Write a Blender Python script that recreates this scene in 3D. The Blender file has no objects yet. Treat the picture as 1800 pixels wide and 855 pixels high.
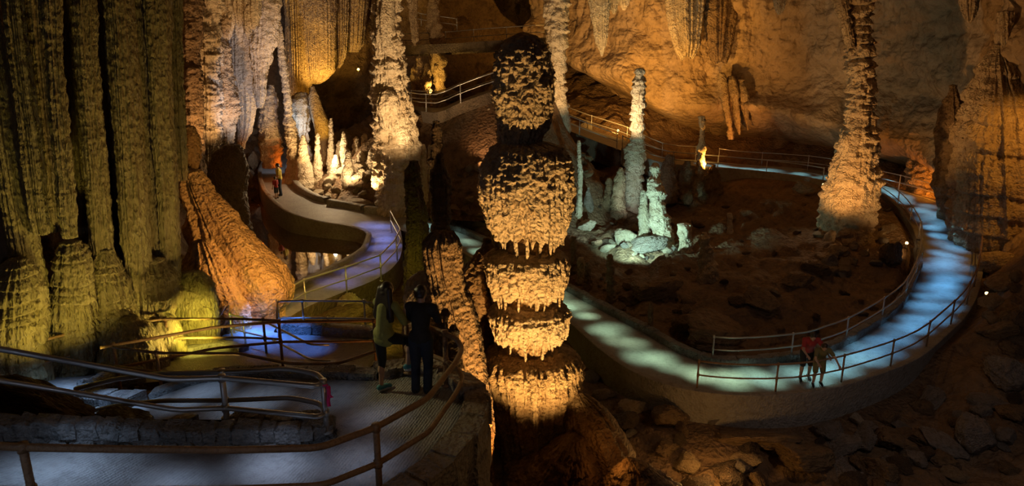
import bpy, math, random
import numpy as np
from mathutils import Vector, Matrix

# ------------------------------------------------------------------ camera, world, exposure
SC = bpy.context.scene
COL = SC.collection
CAMZ, PITCH, FPX = 10.0, math.radians(15.0), 1200.0
cd = bpy.data.cameras.new('camera'); cam = bpy.data.objects.new('camera', cd); COL.objects.link(cam)
cam.location = (0, 0, CAMZ); cam.rotation_euler = (math.radians(90) - PITCH, 0, 0)
cd.sensor_width = 36.0; cd.lens = 36.0 * FPX / 1800.0; cd.clip_start = 0.1; cd.clip_end = 400
SC.camera = cam
w = bpy.data.worlds.new('cave_dark'); SC.world = w; w.use_nodes = True
w.node_tree.nodes['Background'].inputs[0].default_value = (0.010, 0.006, 0.003, 1)
w.node_tree.nodes['Background'].inputs[1].default_value = 0.35
SC.view_settings.view_transform = 'Standard'; SC.view_settings.look = 'None'
SC.view_settings.exposure = 0.0; SC.view_settings.gamma = 1.0; SC.view_settings.use_curve_mapping = False

# ------------------------------------------------------------------ pixel <-> world
CP, SP = math.cos(PITCH), math.sin(PITCH)
def ray(px, py):
    x = (px - 900.0) / FPX; u = (427.5 - py) / FPX
    return np.array([x, CP + u * SP, -SP + u * CP])
def at(px, py, z=None, Y=None):
    d = ray(px, py)
    t = (z - CAMZ) / d[2] if z is not None else Y / d[1]
    return np.array([d[0] * t, d[1] * t, CAMZ + d[2] * t])
def depth(Y, z): return Y * CP - (z - CAMZ) * SP
def YZ(py, z):           # distance of a ground point seen at row py when it stands at height z
    return at(900, py, z=z)[1]
def Zof(py, Y): return at(900, py, Y=Y)[2]

# ------------------------------------------------------------------ noise
def _h(ix, iy, iz, seed):
    with np.errstate(over='ignore'):
        h = (ix.astype(np.int64).astype(np.uint32) * np.uint32(0x27d4eb2d)) ^ (iy.astype(np.int64).astype(np.uint32) * np.uint32(0x165667b1)) \
            ^ (iz.astype(np.int64).astype(np.uint32) * np.uint32(0x9e3779b1)) ^ np.uint32((seed * 0x3c6ef372) & 0xffffffff)
        h ^= h >> np.uint32(15); h *= np.uint32(0x85ebca6b); h ^= h >> np.uint32(13); h *= np.uint32(0xc2b2ae35); h ^= h >> np.uint32(16)
    return h.astype(np.float32) / np.float32(2147483648.0) - np.float32(1.0)
def vn(x, y, z, seed=0):
    x, y, z = np.broadcast_arrays(np.float32(x), np.float32(y), np.float32(z))
    ix, iy, iz = np.floor(x), np.floor(y), np.floor(z)
    fx, fy, fz = x - ix, y - iy, z - iz
    fx = fx * fx * (3 - 2 * fx); fy = fy * fy * (3 - 2 * fy); fz = fz * fz * (3 - 2 * fz)
    def g(a, b, c): return _h(ix + a, iy + b, iz + c, seed)
    x00 = g(0, 0, 0) * (1 - fx) + g(1, 0, 0) * fx; x10 = g(0, 1, 0) * (1 - fx) + g(1, 1, 0) * fx
    x01 = g(0, 0, 1) * (1 - fx) + g(1, 0, 1) * fx; x11 = g(0, 1, 1) * (1 - fx) + g(1, 1, 1) * fx
    return (x00 * (1 - fy) + x10 * fy) * (1 - fz) + (x01 * (1 - fy) + x11 * fy) * fz
def fbm(x, y, z, o=4, seed=0, bil=False, gain=0.5):
    a, s, t = 1.0, 0.0, 0.0
    for k in range(o):
        n = vn(x + 17.3 * k, y - 9.1 * k, z + 5.7 * k, seed + k)
        s = s + a * (np.abs(n) * 2 - 0.7 if bil else n); t += a
        x, y, z = (0.8 * x - 0.6 * y) * 2.03, (0.6 * x + 0.8 * y) * 2.03, z * 2.03
        a *= gain
    return s / t

# ------------------------------------------------------------------ meshes
def mesh_obj(name, V, quads=None, tris=None, mat=None, parent=None, smooth=True):
    me = bpy.data.meshes.new(name)
    V = np.asarray(V, np.float32).reshape(-1, 3)
    idx, starts, n = [], [], 0
    for F, k in ((quads, 4), (tris, 3)):
        if F is not None and len(F):
            F = np.asarray(F, np.int32).reshape(-1, k); idx.append(F.ravel()); starts.append(n + np.arange(len(F)) * k); n += F.size
    me.vertices.add(len(V)); me.vertices.foreach_set('co', V.ravel())
    idx = np.concatenate(idx).astype(np.int32); starts = np.concatenate(starts).astype(np.int32)
    me.loops.add(len(idx)); me.loops.foreach_set('vertex_index', idx)
    me.polygons.add(len(starts)); me.polygons.foreach_set('loop_start', starts)
    me.polygons.foreach_set('use_smooth', np.full(len(starts), bool(smooth)))
    me.update(calc_edges=True); me.validate()
    o = bpy.data.objects.new(name, me); COL.objects.link(o)
    if mat: me.materials.append(mat)
    if parent: o.parent = parent
    return o
class MB:                       # collects shapes into one mesh
    def __init__(s): s.v, s.q, s.t, s.n = [], [], [], 0
    def add(s, V, Q=None, T=None):
        V = np.asarray(V, np.float32).reshape(-1, 3)
        if Q is not None and len(Q): s.q.append(np.asarray(Q, np.int32) + s.n)
        if T is not None and len(T): s.t.append(np.asarray(T, np.int32) + s.n)
        s.v.append(V); s.n += len(V)
        return s
    def build(s, name, mat, parent=None, smooth=True):
        return mesh_obj(name, np.concatenate(s.v), np.concatenate(s.q) if s.q else None, np.concatenate(s.t) if s.t else None, mat, parent, smooth)
def grid_faces(nr, ns, wrap=True):
    i = np.arange(nr - 1)[:, None]; j = np.arange(ns if wrap else ns - 1)[None, :]
    j2 = (j + 1) % ns
    return np.stack([i * ns + j, i * ns + j2, (i + 1) * ns + j2, (i + 1) * ns + j], -1).reshape(-1, 4)
def shift(V, base): return np.asarray(V, np.float32) - np.asarray(base, np.float32)
def tag(o, label=None, cat=None, group=None, kind=None):
    if label: o['label'] = label
    if cat: o['category'] = cat
    if group: o['group'] = group
    if kind: o['kind'] = kind
    return o
def empty(name, loc, label=None, cat=None, group=None, rz=0):
    o = bpy.data.objects.new(name, None); COL.objects.link(o); o.location = tuple(float(c) for c in loc); o.rotation_euler = (0, 0, rz); o.empty_display_size = 0.1
    return tag(o, label, cat, group)
def catmull(P, n=8):
    P = np.asarray(P, float); out = []
    for i in range(len(P) - 1):
        p0, p1, p2, p3 = P[max(i - 1, 0)], P[i], P[i + 1], P[min(i + 2, len(P) - 1)]
        t = np.linspace(0, 1, n, endpoint=False)[:, None]
        out.append(0.5 * ((2 * p1) + (-p0 + p2) * t + (2 * p0 - 5 * p1 + 4 * p2 - p3) * t ** 2 + (-p0 + 3 * p1 - 3 * p2 + p3) * t ** 3))
    out.append(P[-1:]); return np.concatenate(out)
def tube_geo(P, r, ns=10):
    P = np.asarray(P, float); n = len(P); r = np.broadcast_to(r, (n,))
    T = np.gradient(P, axis=0); T /= np.linalg.norm(T, axis=1)[:, None] + 1e-9
    u = np.cross(T[0], [0, 0, 1.0]);
    if np.linalg.norm(u) < 1e-3: u = np.cross(T[0], [0, 1.0, 0])
    V = []; th = np.linspace(0, 2 * np.pi, ns, endpoint=False)
    for i in range(n):
        u = u - T[i] * np.dot(u, T[i]); u /= np.linalg.norm(u) + 1e-9; v = np.cross(T[i], u)
        V.append(P[i] + r[i] * (np.cos(th)[:, None] * u + np.sin(th)[:, None] * v))
    V = np.concatenate(V + [P[:1], P[-1:]]); Q = grid_faces(n, ns)
    a = np.arange(ns); b = (a + 1) % ns
    T1 = np.stack([np.full(ns, n * ns), b, a], -1); T2 = np.stack([np.full(ns, n * ns + 1), (n - 1) * ns + a, (n - 1) * ns + b], -1)
    return V, Q, np.concatenate([T1, T2])
def box_geo(c, s, bev=0.0):
    x, y, z = np.array(s) / 2.0; V = []; Q = []
    b = min(bev, x * .9, y * .9, z * .9)
    rings = [(z - b, 0), (z, b)] if b else [(z, 0)]
    prof = [(-z, b)] * (1 if b else 0) + [(-z + b, 0), (z - b, 0)] + [(z, b)] * (1 if b else 0)
    for zz, ins in prof:
        V += [(-x + ins, -y + ins, zz), (x - ins, -y + ins, zz), (x - ins, y - ins, zz), (-x + ins, y - ins, zz)]
    Q = list(grid_faces(len(prof), 4)); n = len(prof)
    Q = np.concatenate([np.array(Q), [[3, 2, 1, 0], [4 * n - 4, 4 * n - 3, 4 * n - 2, 4 * n - 1]]])
    return np.array(V) + np.array(c), Q

# ------------------------------------------------------------------ materials
def nd(nt, t, **kw):
    n = nt.nodes.new(t)
    for k, v in kw.items(): setattr(n, k, v)
    return n
def principled(name, col, rough=0.6, metal=0.0, spec=0.5, emit=None, estr=0):
    m = bpy.data.materials.new(name); m.use_nodes = True; b = m.node_tree.nodes['Principled BSDF']
    b.inputs['Base Color'].default_value = (*col, 1); b.inputs['Roughness'].default_value = rough; b.inputs['Metallic'].default_value = metal
    b.inputs['Specular IOR Level'].default_value = spec
    if emit: b.inputs['Emission Color'].default_value = (*emit, 1); b.inputs['Emission Strength'].default_value = estr
    return m
def rock_mat(name, c1, c2, c3, scale=1.0, bump=0.5, rough=0.55, zstretch=1.0, fine=14.0, spec=0.35, geo='Object'):
    m = principled(name, c1, rough, spec=spec); nt = m.node_tree; b = nt.nodes['Principled BSDF']
    tc = nd(nt, 'ShaderNodeTexCoord'); mp = nd(nt, 'ShaderNodeMapping'); mp.inputs['Scale'].default_value = (1, 1, zstretch)
    nt.links.new(tc.outputs[geo], mp.inputs[0])
    n1 = nd(nt, 'ShaderNodeTexNoise'); n1.inputs['Scale'].default_value = 0.8 * scale; n1.inputs['Detail'].default_value = 6
    n2 = nd(nt, 'ShaderNodeTexNoise'); n2.inputs['Scale'].default_value = 5.0 * scale; n2.inputs['Detail'].default_value = 5
    n3 = nd(nt, 'ShaderNodeTexNoise'); n3.inputs['Scale'].default_value = fine * scale; n3.inputs['Detail'].default_value = 4; n3.inputs['Roughness'].default_value = 0.6
    vo = nd(nt, 'ShaderNodeTexVoronoi'); vo.inputs['Scale'].default_value = fine * 0.8 * scale
    for n in (n1, n2, n3, vo): nt.links.new(mp.outputs[0], n.inputs['Vector'])
    r1 = nd(nt, 'ShaderNodeValToRGB'); r1.color_ramp.elements[0].position = 0.35; r1.color_ramp.elements[1].position = 0.68
    r1.color_ramp.elements[0].color = (*c1, 1); r1.color_ramp.elements[1].color = (*c2, 1)
    nt.links.new(n1.outputs[0], r1.inputs[0])
    r2 = nd(nt, 'ShaderNodeValToRGB'); r2.color_ramp.elements[0].position = 0.48; r2.color_ramp.elements[1].position = 0.72
    r2.color_ramp.elements[0].color = (0, 0, 0, 1); r2.color_ramp.elements[1].color = (0.8, 0.8, 0.8, 1)
    nt.links.new(n2.outputs[0], r2.inputs[0])
    mx = nd(nt, 'ShaderNodeMixRGB'); nt.links.new(r2.outputs[0], mx.inputs[0]); nt.links.new(r1.outputs[0], mx.inputs[1]); mx.inputs[2].default_value = (*c3, 1)
    nt.links.new(mx.outputs[0], b.inputs['Base Color'])
    ad = nd(nt, 'ShaderNodeMath', operation='ADD'); nt.links.new(n3.outputs[0], ad.inputs[0])
    ml = nd(nt, 'ShaderNodeMath', operation='MULTIPLY'); ml.inputs[1].default_value = 0.6; nt.links.new(vo.outputs['Distance'], ml.inputs[0]); nt.links.new(ml.outputs[0], ad.inputs[1])
    ad2 = nd(nt, 'ShaderNodeMath', operation='ADD'); nt.links.new(ad.outputs[0], ad2.inputs[0]); nt.links.new(n2.outputs[0], ad2.inputs[1])
    bp = nd(nt, 'ShaderNodeBump'); bp.inputs['Strength'].default_value = bump; bp.inputs['Distance'].default_value = 0.12
    nt.links.new(ad2.outputs[0], bp.inputs['Height']); nt.links.new(bp.outputs[0], b.inputs['Normal'])
    return m
M = {}
M['cream'] = rock_mat('cream_calcite', (0.52, 0.40, 0.26), (0.68, 0.56, 0.40), (0.36, 0.25, 0.14), 1.0, 0.9)
M['tan'] = rock_mat('tan_flowstone', (0.42, 0.29, 0.16), (0.55, 0.40, 0.23), (0.26, 0.16, 0.08), 1.0, 1.0)
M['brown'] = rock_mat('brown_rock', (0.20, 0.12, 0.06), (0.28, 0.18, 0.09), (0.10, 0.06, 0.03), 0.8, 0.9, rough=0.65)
M['ground'] = rock_mat('cave_ground', (0.17, 0.10, 0.05), (0.24, 0.15, 0.08), (0.09, 0.055, 0.03), 0.6, 1.0, rough=0.7)
M['wall'] = rock_mat('cave_wall_rock', (0.30, 0.20, 0.11), (0.42, 0.29, 0.17), (0.19, 0.12, 0.06), 0.35, 1.0, rough=0.7, fine=10)
M['drape'] = rock_mat('drapery_calcite', (0.30, 0.24, 0.12), (0.42, 0.34, 0.18), (0.20, 0.15, 0.07), 1.6, 0.85, zstretch=0.35)
M['grey'] = rock_mat('grey_boulder', (0.30, 0.24, 0.19), (0.38, 0.32, 0.26), (0.16, 0.11, 0.07), 1.2, 0.9, rough=0.6)
M['darkrock'] = rock_mat('dark_wet_rock', (0.10, 0.065, 0.04), (0.14, 0.09, 0.05), (0.06, 0.04, 0.025), 1.0, 0.9, rough=0.5)
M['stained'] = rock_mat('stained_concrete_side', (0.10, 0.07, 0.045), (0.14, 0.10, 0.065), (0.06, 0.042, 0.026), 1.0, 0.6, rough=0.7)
M['masonry'] = rock_mat('grey_masonry', (0.27, 0.265, 0.26), (0.36, 0.35, 0.34), (0.15, 0.145, 0.14), 2.0, 0.9, rough=0.6)
M['concrete'] = rock_mat('edge_concrete', (0.27, 0.24, 0.20), (0.33, 0.30, 0.26), (0.19, 0.16, 0.13), 1.2, 0.5, rough=0.6)
M['path'] = rock_mat('path_concrete', (0.27, 0.26, 0.25), (0.34, 0.33, 0.32), (0.21, 0.20, 0.19), 1.5, 0.35, rough=0.5, fine=22)
nt_ = M['path'].node_tree; wv_ = nd(nt_, 'ShaderNodeTexWave'); wv_.inputs['Scale'].default_value = 7.0; wv_.inputs['Distortion'].default_value = 3.0; wv_.inputs['Detail'].default_value = 3; wv_.inputs['Detail Scale'].default_value = 2.0   # broom marks
tc_ = nd(nt_, 'ShaderNodeTexCoord'); mp_ = nd(nt_, 'ShaderNodeMapping'); mp_.inputs['Rotation'].default_value = (0, 0, .25); nt_.links.new(tc_.outputs['Object'], mp_.inputs[0]); nt_.links.new(mp_.outputs[0], wv_.inputs['Vector'])
bp_ = nd(nt_, 'ShaderNodeBump'); bp_.inputs['Strength'].default_value = .35; bp_.inputs['Distance'].default_value = .03; nt_.links.new(wv_.outputs['Fac'], bp_.inputs['Height'])
ob_ = [n for n in nt_.nodes if n.type == 'BUMP' and n != bp_][0]; nt_.links.new(ob_.outputs[0], bp_.inputs['Normal']); nt_.links.new(bp_.outputs[0], nt_.nodes['Principled BSDF'].inputs['Normal'])
M['galv'] = principled('galvanised_pipe', (0.50, 0.49, 0.48), 0.42, 0.75)
M['rust'] = rock_mat('rusty_pipe', (0.26, 0.14, 0.06), (0.34, 0.20, 0.10), (0.15, 0.08, 0.04), 6, 0.3, rough=0.45, spec=0.6)
M['blackmetal'] = principled('lamp_housing', (0.03, 0.03, 0.03), 0.5)
M['lens'] = principled('lamp_lens', (1, .8, .5), 0.3, emit=(1.0, 0.70, 0.30), estr=3.5)
# ------------------------------------------------------------------ the cave's lighting (floodlights tucked behind the rocks, added fill lights, stand-ins for torchlight along the paths)
def light(name, pos, tgt, power, col, ang=70, blend=.6, rad=.12):
    k = 'SPOT' if tgt is not None else 'POINT'
    ld = bpy.data.lights.new(name, k); ld.energy = power; ld.color = col; ld.shadow_soft_size = rad
    o = bpy.data.objects.new(name, ld); COL.objects.link(o); o.location = tuple(float(c) for c in pos)
    if k == 'SPOT':
        ld.spot_size = math.radians(ang); ld.spot_blend = blend
        o.rotation_euler = (Vector([float(c) for c in tgt]) - Vector([float(c) for c in pos])).to_track_quat('-Z', 'Y').to_euler()
    return o
AMB, ORG, WARM, YEL, RED = (1, .52, .14), (1, .38, .07), (1, .72, .40), (.92, .78, .10), (1, .20, .015)
BLU, CYA, WHT, GOLD, VIO = (.16, .40, 1), (.35, .90, 1), (.72, .80, 1), (1, .58, .12), (.28, .32, 1)
FLOODS_AND_FILLS = [
 ('floor_flood', (.95, 10.6, -.5), (.55, 16.2, 6.6), 9000, (1, .57, .18), 60),           # tiered stalagmite
 ('floor_flood', (-.15, 13.3, .8), (-1.2, 14.2, 3.2), 380, ORG, 80),                   # fluted skirt
 ('floor_flood', at(842, 812, Y=9.6), at(822, 770, Y=9.0), 40, WARM, 120),
 ('wall_flood', at(350, 596, Y=15.2), at(340, 560, Y=17), 130, YEL, 110),             # olive bank
 ('wall_flood', (-6.9, 15.1, 2.9), at(120, 300, Y=15.0), 6200, (.82, .60, .14), 100),
 ('wall_flood', at(140, 655, Y=12.2), at(60, 420, Y=13.8), 190, (.85, .66, .12), 110),
 ('slope_flood', at(520, 478, Y=17.2), at(420, 425, Y=20), 520, (1, .46, .10), 110),
 ('left_flood', at(405, 330, Y=32), at(366, 100, Y=35), 1700, (1, .56, .22), 75),
 ('left_flood', at(470, 285, Y=33), at(434, 130, Y=39), 1300, (.70, .74, 1), 62),
 ('red_lamp', at(447, 300, Y=38.5), None, 26, RED, 0),
 ('red_lamp', at(503, 284, Y=41.5), None, 22, RED, 0),
 ('far_flood', at(536, 312, Y=38.5), at(505, 170, Y=41), 800, (1, .62, .26), 80),
 ('cluster_flood', at(578, 276, Y=39.2), None, 420, WARM, 0),
 ('cluster_flood', at(615, 318, Y=37.2), at(630, 260, Y=40), 260, WARM, 120),
 ('stump_flood', at(520, 238, Y=42.8), at(530, 195, Y=45), 240, (.55, .72, 1), 90),
 ('stump_flood', at(508, 250, Y=42.6), at(490, 245, Y=46), 160, (.7, .8, 1), 120),
 ('yellow_flood', at(566, 234, Y=42.2), at(558, 205, Y=44.5), 130, (1, .55, .02), 90),
 ('gold_flood', at(566, 168, Y=46), at(570, 60, Y=49.5), 1250, GOLD, 95),
 ('gold_flood', at(520, 190, Y=45.5), at(525, 120, Y=48.5), 180, (1, .48, .05), 90),
 ('yellow_flood', at(628, 122, Y=49), None, 60, (1, .6, .04), 0),
 ('column_flood', at(742, 330, Y=28.6), at(694, 60, Y=34.6), 3800, (1, .66, .32), 85),
 ('column_flood', at(716, 262, Y=33.2), at(704, 225, Y=34.6), 60, WARM, 60),
 ('column_flood', at(640, 350, Y=34.0), at(676, 150, Y=34.5), 700, (1, .62, .28), 90),
 ('back_flood', at(762, 168, Y=47.6), at(768, 90, Y=49.5), 420, GOLD, 110),
 ('back_flood', at(694, 160, Y=47.0), at(735, 60, Y=46), 160, GOLD, 110),
 ('banded_flood', at(985, 222, Y=37), at(981, 90, Y=42), 1700, (1, .60, .24), 75),
 ('peach_flood', at(850, 296, Y=35.4), at(864, 225, Y=38), 330, (1, .52, .22), 90),
 ('wall_wash', at(1088, 232, Y=42.5), at(1105, 60, Y=50), 4700, (1, .50, .10), 110),
 ('wall_wash', at(1084, 225, Y=36.0), at(1122, 190, Y=38.0), 800, WARM, 80),
 ('wall_wash', at(1245, 296, Y=40.5), at(1200, 120, Y=48), 1500, (1, .48, .09), 100),
 ('wall_wash', at(1440, 300, Y=39.0), at(1400, 40, Y=44), 190, (1, .52, .12), 95),
 ('wall_wash', at(1590, 330, Y=37.0), at(1610, 60, Y=40), 140, (1, .48, .10), 100),
 ('far_orange', at(1290, 250, Y=44.2), at(1270, 200, Y=47), 160, ORG, 130),
 ('far_orange', at(1293, 246, Y=45), None, 14, RED, 0),
 ('cyan_flood', at(1098, 438, Y=29.6), at(1140, 380, Y=33), 1050, (.52, 1, .95), 120),
 ('cyan_flood', at(1060, 425, Y=32.0), at(1020, 350, Y=35.5), 150, (.60, .95, 1), 100),
 ('cyan_flood', at(1108, 392, Y=34.0), at(1116, 330, Y=38), 170, (.80, .92, 1), 50),
 ('loop_flood', at(1333, 520, Y=26.2), at(1215, 440, Y=30), 260, (1, .55, .18), 100),
 ('loop_flood', at(1318, 470, Y=30), at(1160, 330, Y=33), 420, (1, .50, .16), 60),
 ('loop_flood', at(1333, 520, Y=26.4), None, 12, WARM, 0),
 ('right_flood', at(1424, 420, Y=28.6), at(1500, 230, Y=32.8), 2300, (1, .53, .17), 75),
 ('right_flood', at(1588, 446, Y=29.3), at(1520, 400, Y=32.2), 330, (1, .62, .26), 110),
 ('right_flood', at(1418, 334, Y=35.2), at(1440, 332, Y=34), 60, WARM, 150),
 ('right_flood', at(1560, 330, Y=34.6), at(1528, 200, Y=32.9), 240, (1, .26, .02), 50),
 ('red_flood', at(1640, 352, Y=37.8), at(1630, 270, Y=40.5), 260, (1, .32, .03), 120),
 ('mound_flood', at(1870, 180, Y=27.0), at(1765, 330, Y=31.0), 560, (1, .45, .07), 100),
 ('mound_flood', at(1738, 548, Y=25.2), None, 45, AMB, 0),
 ('front_lamp', at(1262, 816, Y=16.1), None, 38, AMB, 0),
 ('front_lamp', at(1212, 842, Y=15.3), None, 22, AMB, 0),
 ('front_lamp', at(1078, 812, Y=14.2), None, 4, ORG, 0),
 ('hollow_lamp', at(640, 532, Y=17.6), at(618, 545, Y=20), 320, (1, .80, .10), 80),
 ('hollow_lamp', at(727, 470, Y=22.2), None, 20, (.85, .85, .05), 0),
 ('terrace_fill', (-4.5, 2.5, 7.2), (-4.2, 9.0, 4.9), 62, (.66, .75, 1), 120),
 ('rubble_fill', (9.0, 12.0, 7.0), (9.5, 17.5, -.6), 190, (1, .72, .55), 105),
 ('stalactite_fill', at(1072, 205, Y=39.0), at(1057, 40, Y=43), 900, GOLD, 60),  # extra spot added to brighten the long stalactite
 ('curtain_fill', (-5.2, 12.3, 3.4), at(170, 120, Y=15), 620, (.80, .56, .17), 90),
 ('rail_fill', (2.6, 4.5, 8.6), (-1.2, 8.6, 5.4), 70, (1, .58, .26), 70),
 ('rubble_cool_fill', (13.0, 9.0, 6.5), (14.0, 16.5, -.5), 110, (.72, .78, 1), 80),  # added cool fill for the rubble, no lamp stands here
 ('loop_fill', (9.0, 27.0, 13.5), None, 300, (1, .55, .22), 0),  # added soft fill over the loop, the roof itself has no glow
 ('couple_fill', (-5.6, 11.6, 7.4), (-1.7, 10.4, 5.8), 190, (.95, .82, .40), 42),
]
for nm, p_, t_, e_, c_, a_ in FLOODS_AND_FILLS: light(nm, p_, t_, e_, c_, a_)
# ------------------------------------------------------------------ walkways (cross-sections: one edge, other edge)
def pairs(L):
    A = np.array([at(a, b, z=z) for (a, b, z), _ in L]); B = np.array([at(a, b, z=z) for _, (a, b, z) in L]); return A, B
RAIL = 0.95
def rl(px, py, z): return ('r', px, py, z)       # an edge given by the top of the rail above it
def edge_pt(e):
    if e[0] == 'r':
        p = at(e[1], e[2], z=e[3]); p[2] -= RAIL; return p
    return at(e[0], e[1], z=e[2])
RAMP = [((-150, 755, 5.7), rl(-150, 778, 6.65)), ((0, 777, 5.3), rl(0, 785, 6.25)), ((200, 785, 5.0), rl(200, 790, 5.95)), ((400, 789, 4.8), rl(400, 791, 5.75)),
        ((540, 787, 4.7), rl(560, 788, 5.65)), ((586, 777, 4.7), rl(661, 752, 5.65)), ((592, 768, 4.7), rl(752, 701, 5.65)), ((588, 758, 4.7), rl(808, 635, 5.65)),
        ((574, 750, 4.7), rl(803, 597, 5.65)), ((530, 744, 4.65), rl(722, 567, 5.6)), ((450, 740, 4.6), (655, 668, 4.65)), ((350, 738, 4.5), (500, 666, 4.5)),
        ((260, 738, 4.25), (360, 672, 4.25)), ((190, 735, 4.0), (262, 702, 3.95)), ((90, 720, 3.75), (205, 703, 3.75)), ((30, 690, 3.5), (178, 694, 3.6)), ((55, 668, 3.3), (184, 680, 3.5)),
        ((120, 652, 3.15), (258, 673, 3.35)), ((210, 637, 3.0), (330, 668, 3.25)), ((320, 625, 2.9), (450, 657, 3.1)), ((378, 613, 2.8), (640, 650, 2.9)), ((385, 598, 2.75), (652, 602, 2.8)),
        ((400, 583, 2.7), (572, 592, 2.75)), ((420, 565, 2.6), (490, 588, 2.65)), ((450, 545, 2.5), (490, 572, 2.55)), ((520, 508, 2.3), (540, 540, 2.3)), ((590, 474, 2.1), (610, 512, 2.1)),
        ((640, 445, 2.15), (670, 486, 2.15)), ((652, 425, 2.2), (702, 455, 2.2)), ((650, 412, 2.25), (706, 415, 2.25)), ((620, 402, 2.3), (690, 378, 2.3)), ((560, 392, 2.4), (640, 372, 2.4)),
        ((510, 375, 2.6), (570, 358, 2.5)), ((475, 345, 2.7), (535, 345, 2.7)), ((461, 315, 2.9), (512, 322, 2.85)), ((463, 295, 3.0), (507, 300, 3.0)), ((475, 278, 3.2), (508, 282, 3.2)),
        ((510, 262, 3.5), (530, 270, 3.4)), ((560, 248, 3.8), (570, 256, 3.8)), ((600, 222, 4.4), (625, 232, 4.4)), ((650, 198, 5.0), (668, 208, 5.0))]
LOOP = [((700, 382, 2.25), (690, 402, 2.25)), ((745, 385, 2.1), (725, 410, 2.1)), ((790, 403, 1.8), (775, 425, 1.8)), ((852, 428, 1.4), (830, 450, 1.4)), ((920, 465, .9), (905, 500, .9)), ((1003, 517, .5), (1001, 562, .5)),
        ((1060, 548, .4), (1061, 613, .4)), ((1122, 581, .3), (1122, 654, .3)), ((1202, 626, .3), (1202, 681, .3)), ((1275, 645, .3), (1300, 692, .3)), ((1400, 636, .3), (1420, 687, .3)),
        ((1451, 622, .35), (1522, 661, .35)), ((1502, 601, .4), (1602, 629, .4)), ((1577, 551, .6), (1653, 588, .6)), ((1605, 510, .8), (1693, 546, .8)), ((1620, 470, 1.0), (1715, 490, 1.0)),
        ((1620, 428, 1.3), (1718, 427, 1.3)), ((1605, 395, 1.6), (1693, 395, 1.7)), ((1580, 365, 1.9), (1658, 362, 2.0)), ((1545, 340, 2.2), (1602, 342, 2.3)), ((1500, 327, 2.5), (1542, 327, 2.5)),
        ((1446, 322, 2.7), (1451, 304, 2.9)), ((1400, 314, 2.8), (1376, 296, 3.0)), ((1305, 303, 3.0), (1300, 291, 3.1)), ((1230, 298, 3.4), (1240, 284, 3.4)), ((1160, 290, 3.8), (1165, 278, 3.8)),
        ((1085, 262, 4.6), (1105, 250, 4.7)), ((1005, 232, 5.6), (1020, 222, 5.6)), ((950, 208, 6.4), (965, 198, 6.4)), ((905, 190, 7.0), (915, 180, 7.0))]
UPPER = [((722, 192, 7.2), (724, 186, 7.2)), ((767, 198, 7.3), (772, 190, 7.3)), ((802, 184, 7.7), (806, 177, 7.7)), ((850, 166, 8.25), (854, 160, 8.25)), ((900, 150, 8.7), (905, 143, 8.7))]
TOPWALK = [((690, 84, 10.9), (690, 80, 11.0)), ((740, 83, 10.9), (740, 79, 11.0)), ((800, 80, 11.0), (800, 76, 11.1)), ((860, 76, 11.1), (860, 72, 11.2)), ((960, 70, 11.3), (960, 66, 11.4))]
def ribbon_edges(L, n=6):
    A = np.array([edge_pt(a) for a, _ in L]); B = np.array([edge_pt(b) for _, b in L])
    return catmull(A, n), catmull(B, n)
PATHS = []
def walkway(name, A, B, label, skirt=1.6, nx=9):
    n = len(A); w_ = np.linspace(0, 1, nx)[None, :, None]
    top = A[:, None] * (1 - w_) + B[:, None] * w_
    top[..., 2] += 0.015 * vn(top[..., 0] * 1.5, top[..., 1] * 1.5, 0, 5)
    lo_a = top[:, :1].copy(); lo_a[..., 2] -= skirt; lo_b = top[:, -1:].copy(); lo_b[..., 2] -= skirt
    G = np.concatenate([lo_a, top, lo_b], 1)
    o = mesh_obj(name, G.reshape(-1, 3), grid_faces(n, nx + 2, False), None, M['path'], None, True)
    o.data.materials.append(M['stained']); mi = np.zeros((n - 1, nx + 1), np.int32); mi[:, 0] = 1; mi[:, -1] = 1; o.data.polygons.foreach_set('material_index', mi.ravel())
    md = o.modifiers.new('edge', 'EDGE_SPLIT'); md.split_angle = math.radians(50)
    tag(o, label, 'path', None, 'structure'); PATHS.append((A, B)); return o
rA, rB = ribbon_edges(RAMP, 8); lA, lB = ribbon_edges(LOOP, 8); uA, uB = ribbon_edges(UPPER); tA, tB = ribbon_edges(TOPWALK)
walkway('walkway', rA, rB, 'grey concrete ramp zigzagging down on the left side of the cave', 1.0)
walkway('walkway', lA, lB, 'concrete path looping round the right side of the cave under blue light', 1.3)
walkway('walkway', uA, uB, 'rear ramp climbing behind the middle column', 0.6)
walkway('walkway', tA, tB, 'topmost rear walkway high at the back of the cave', 0.6)

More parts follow.
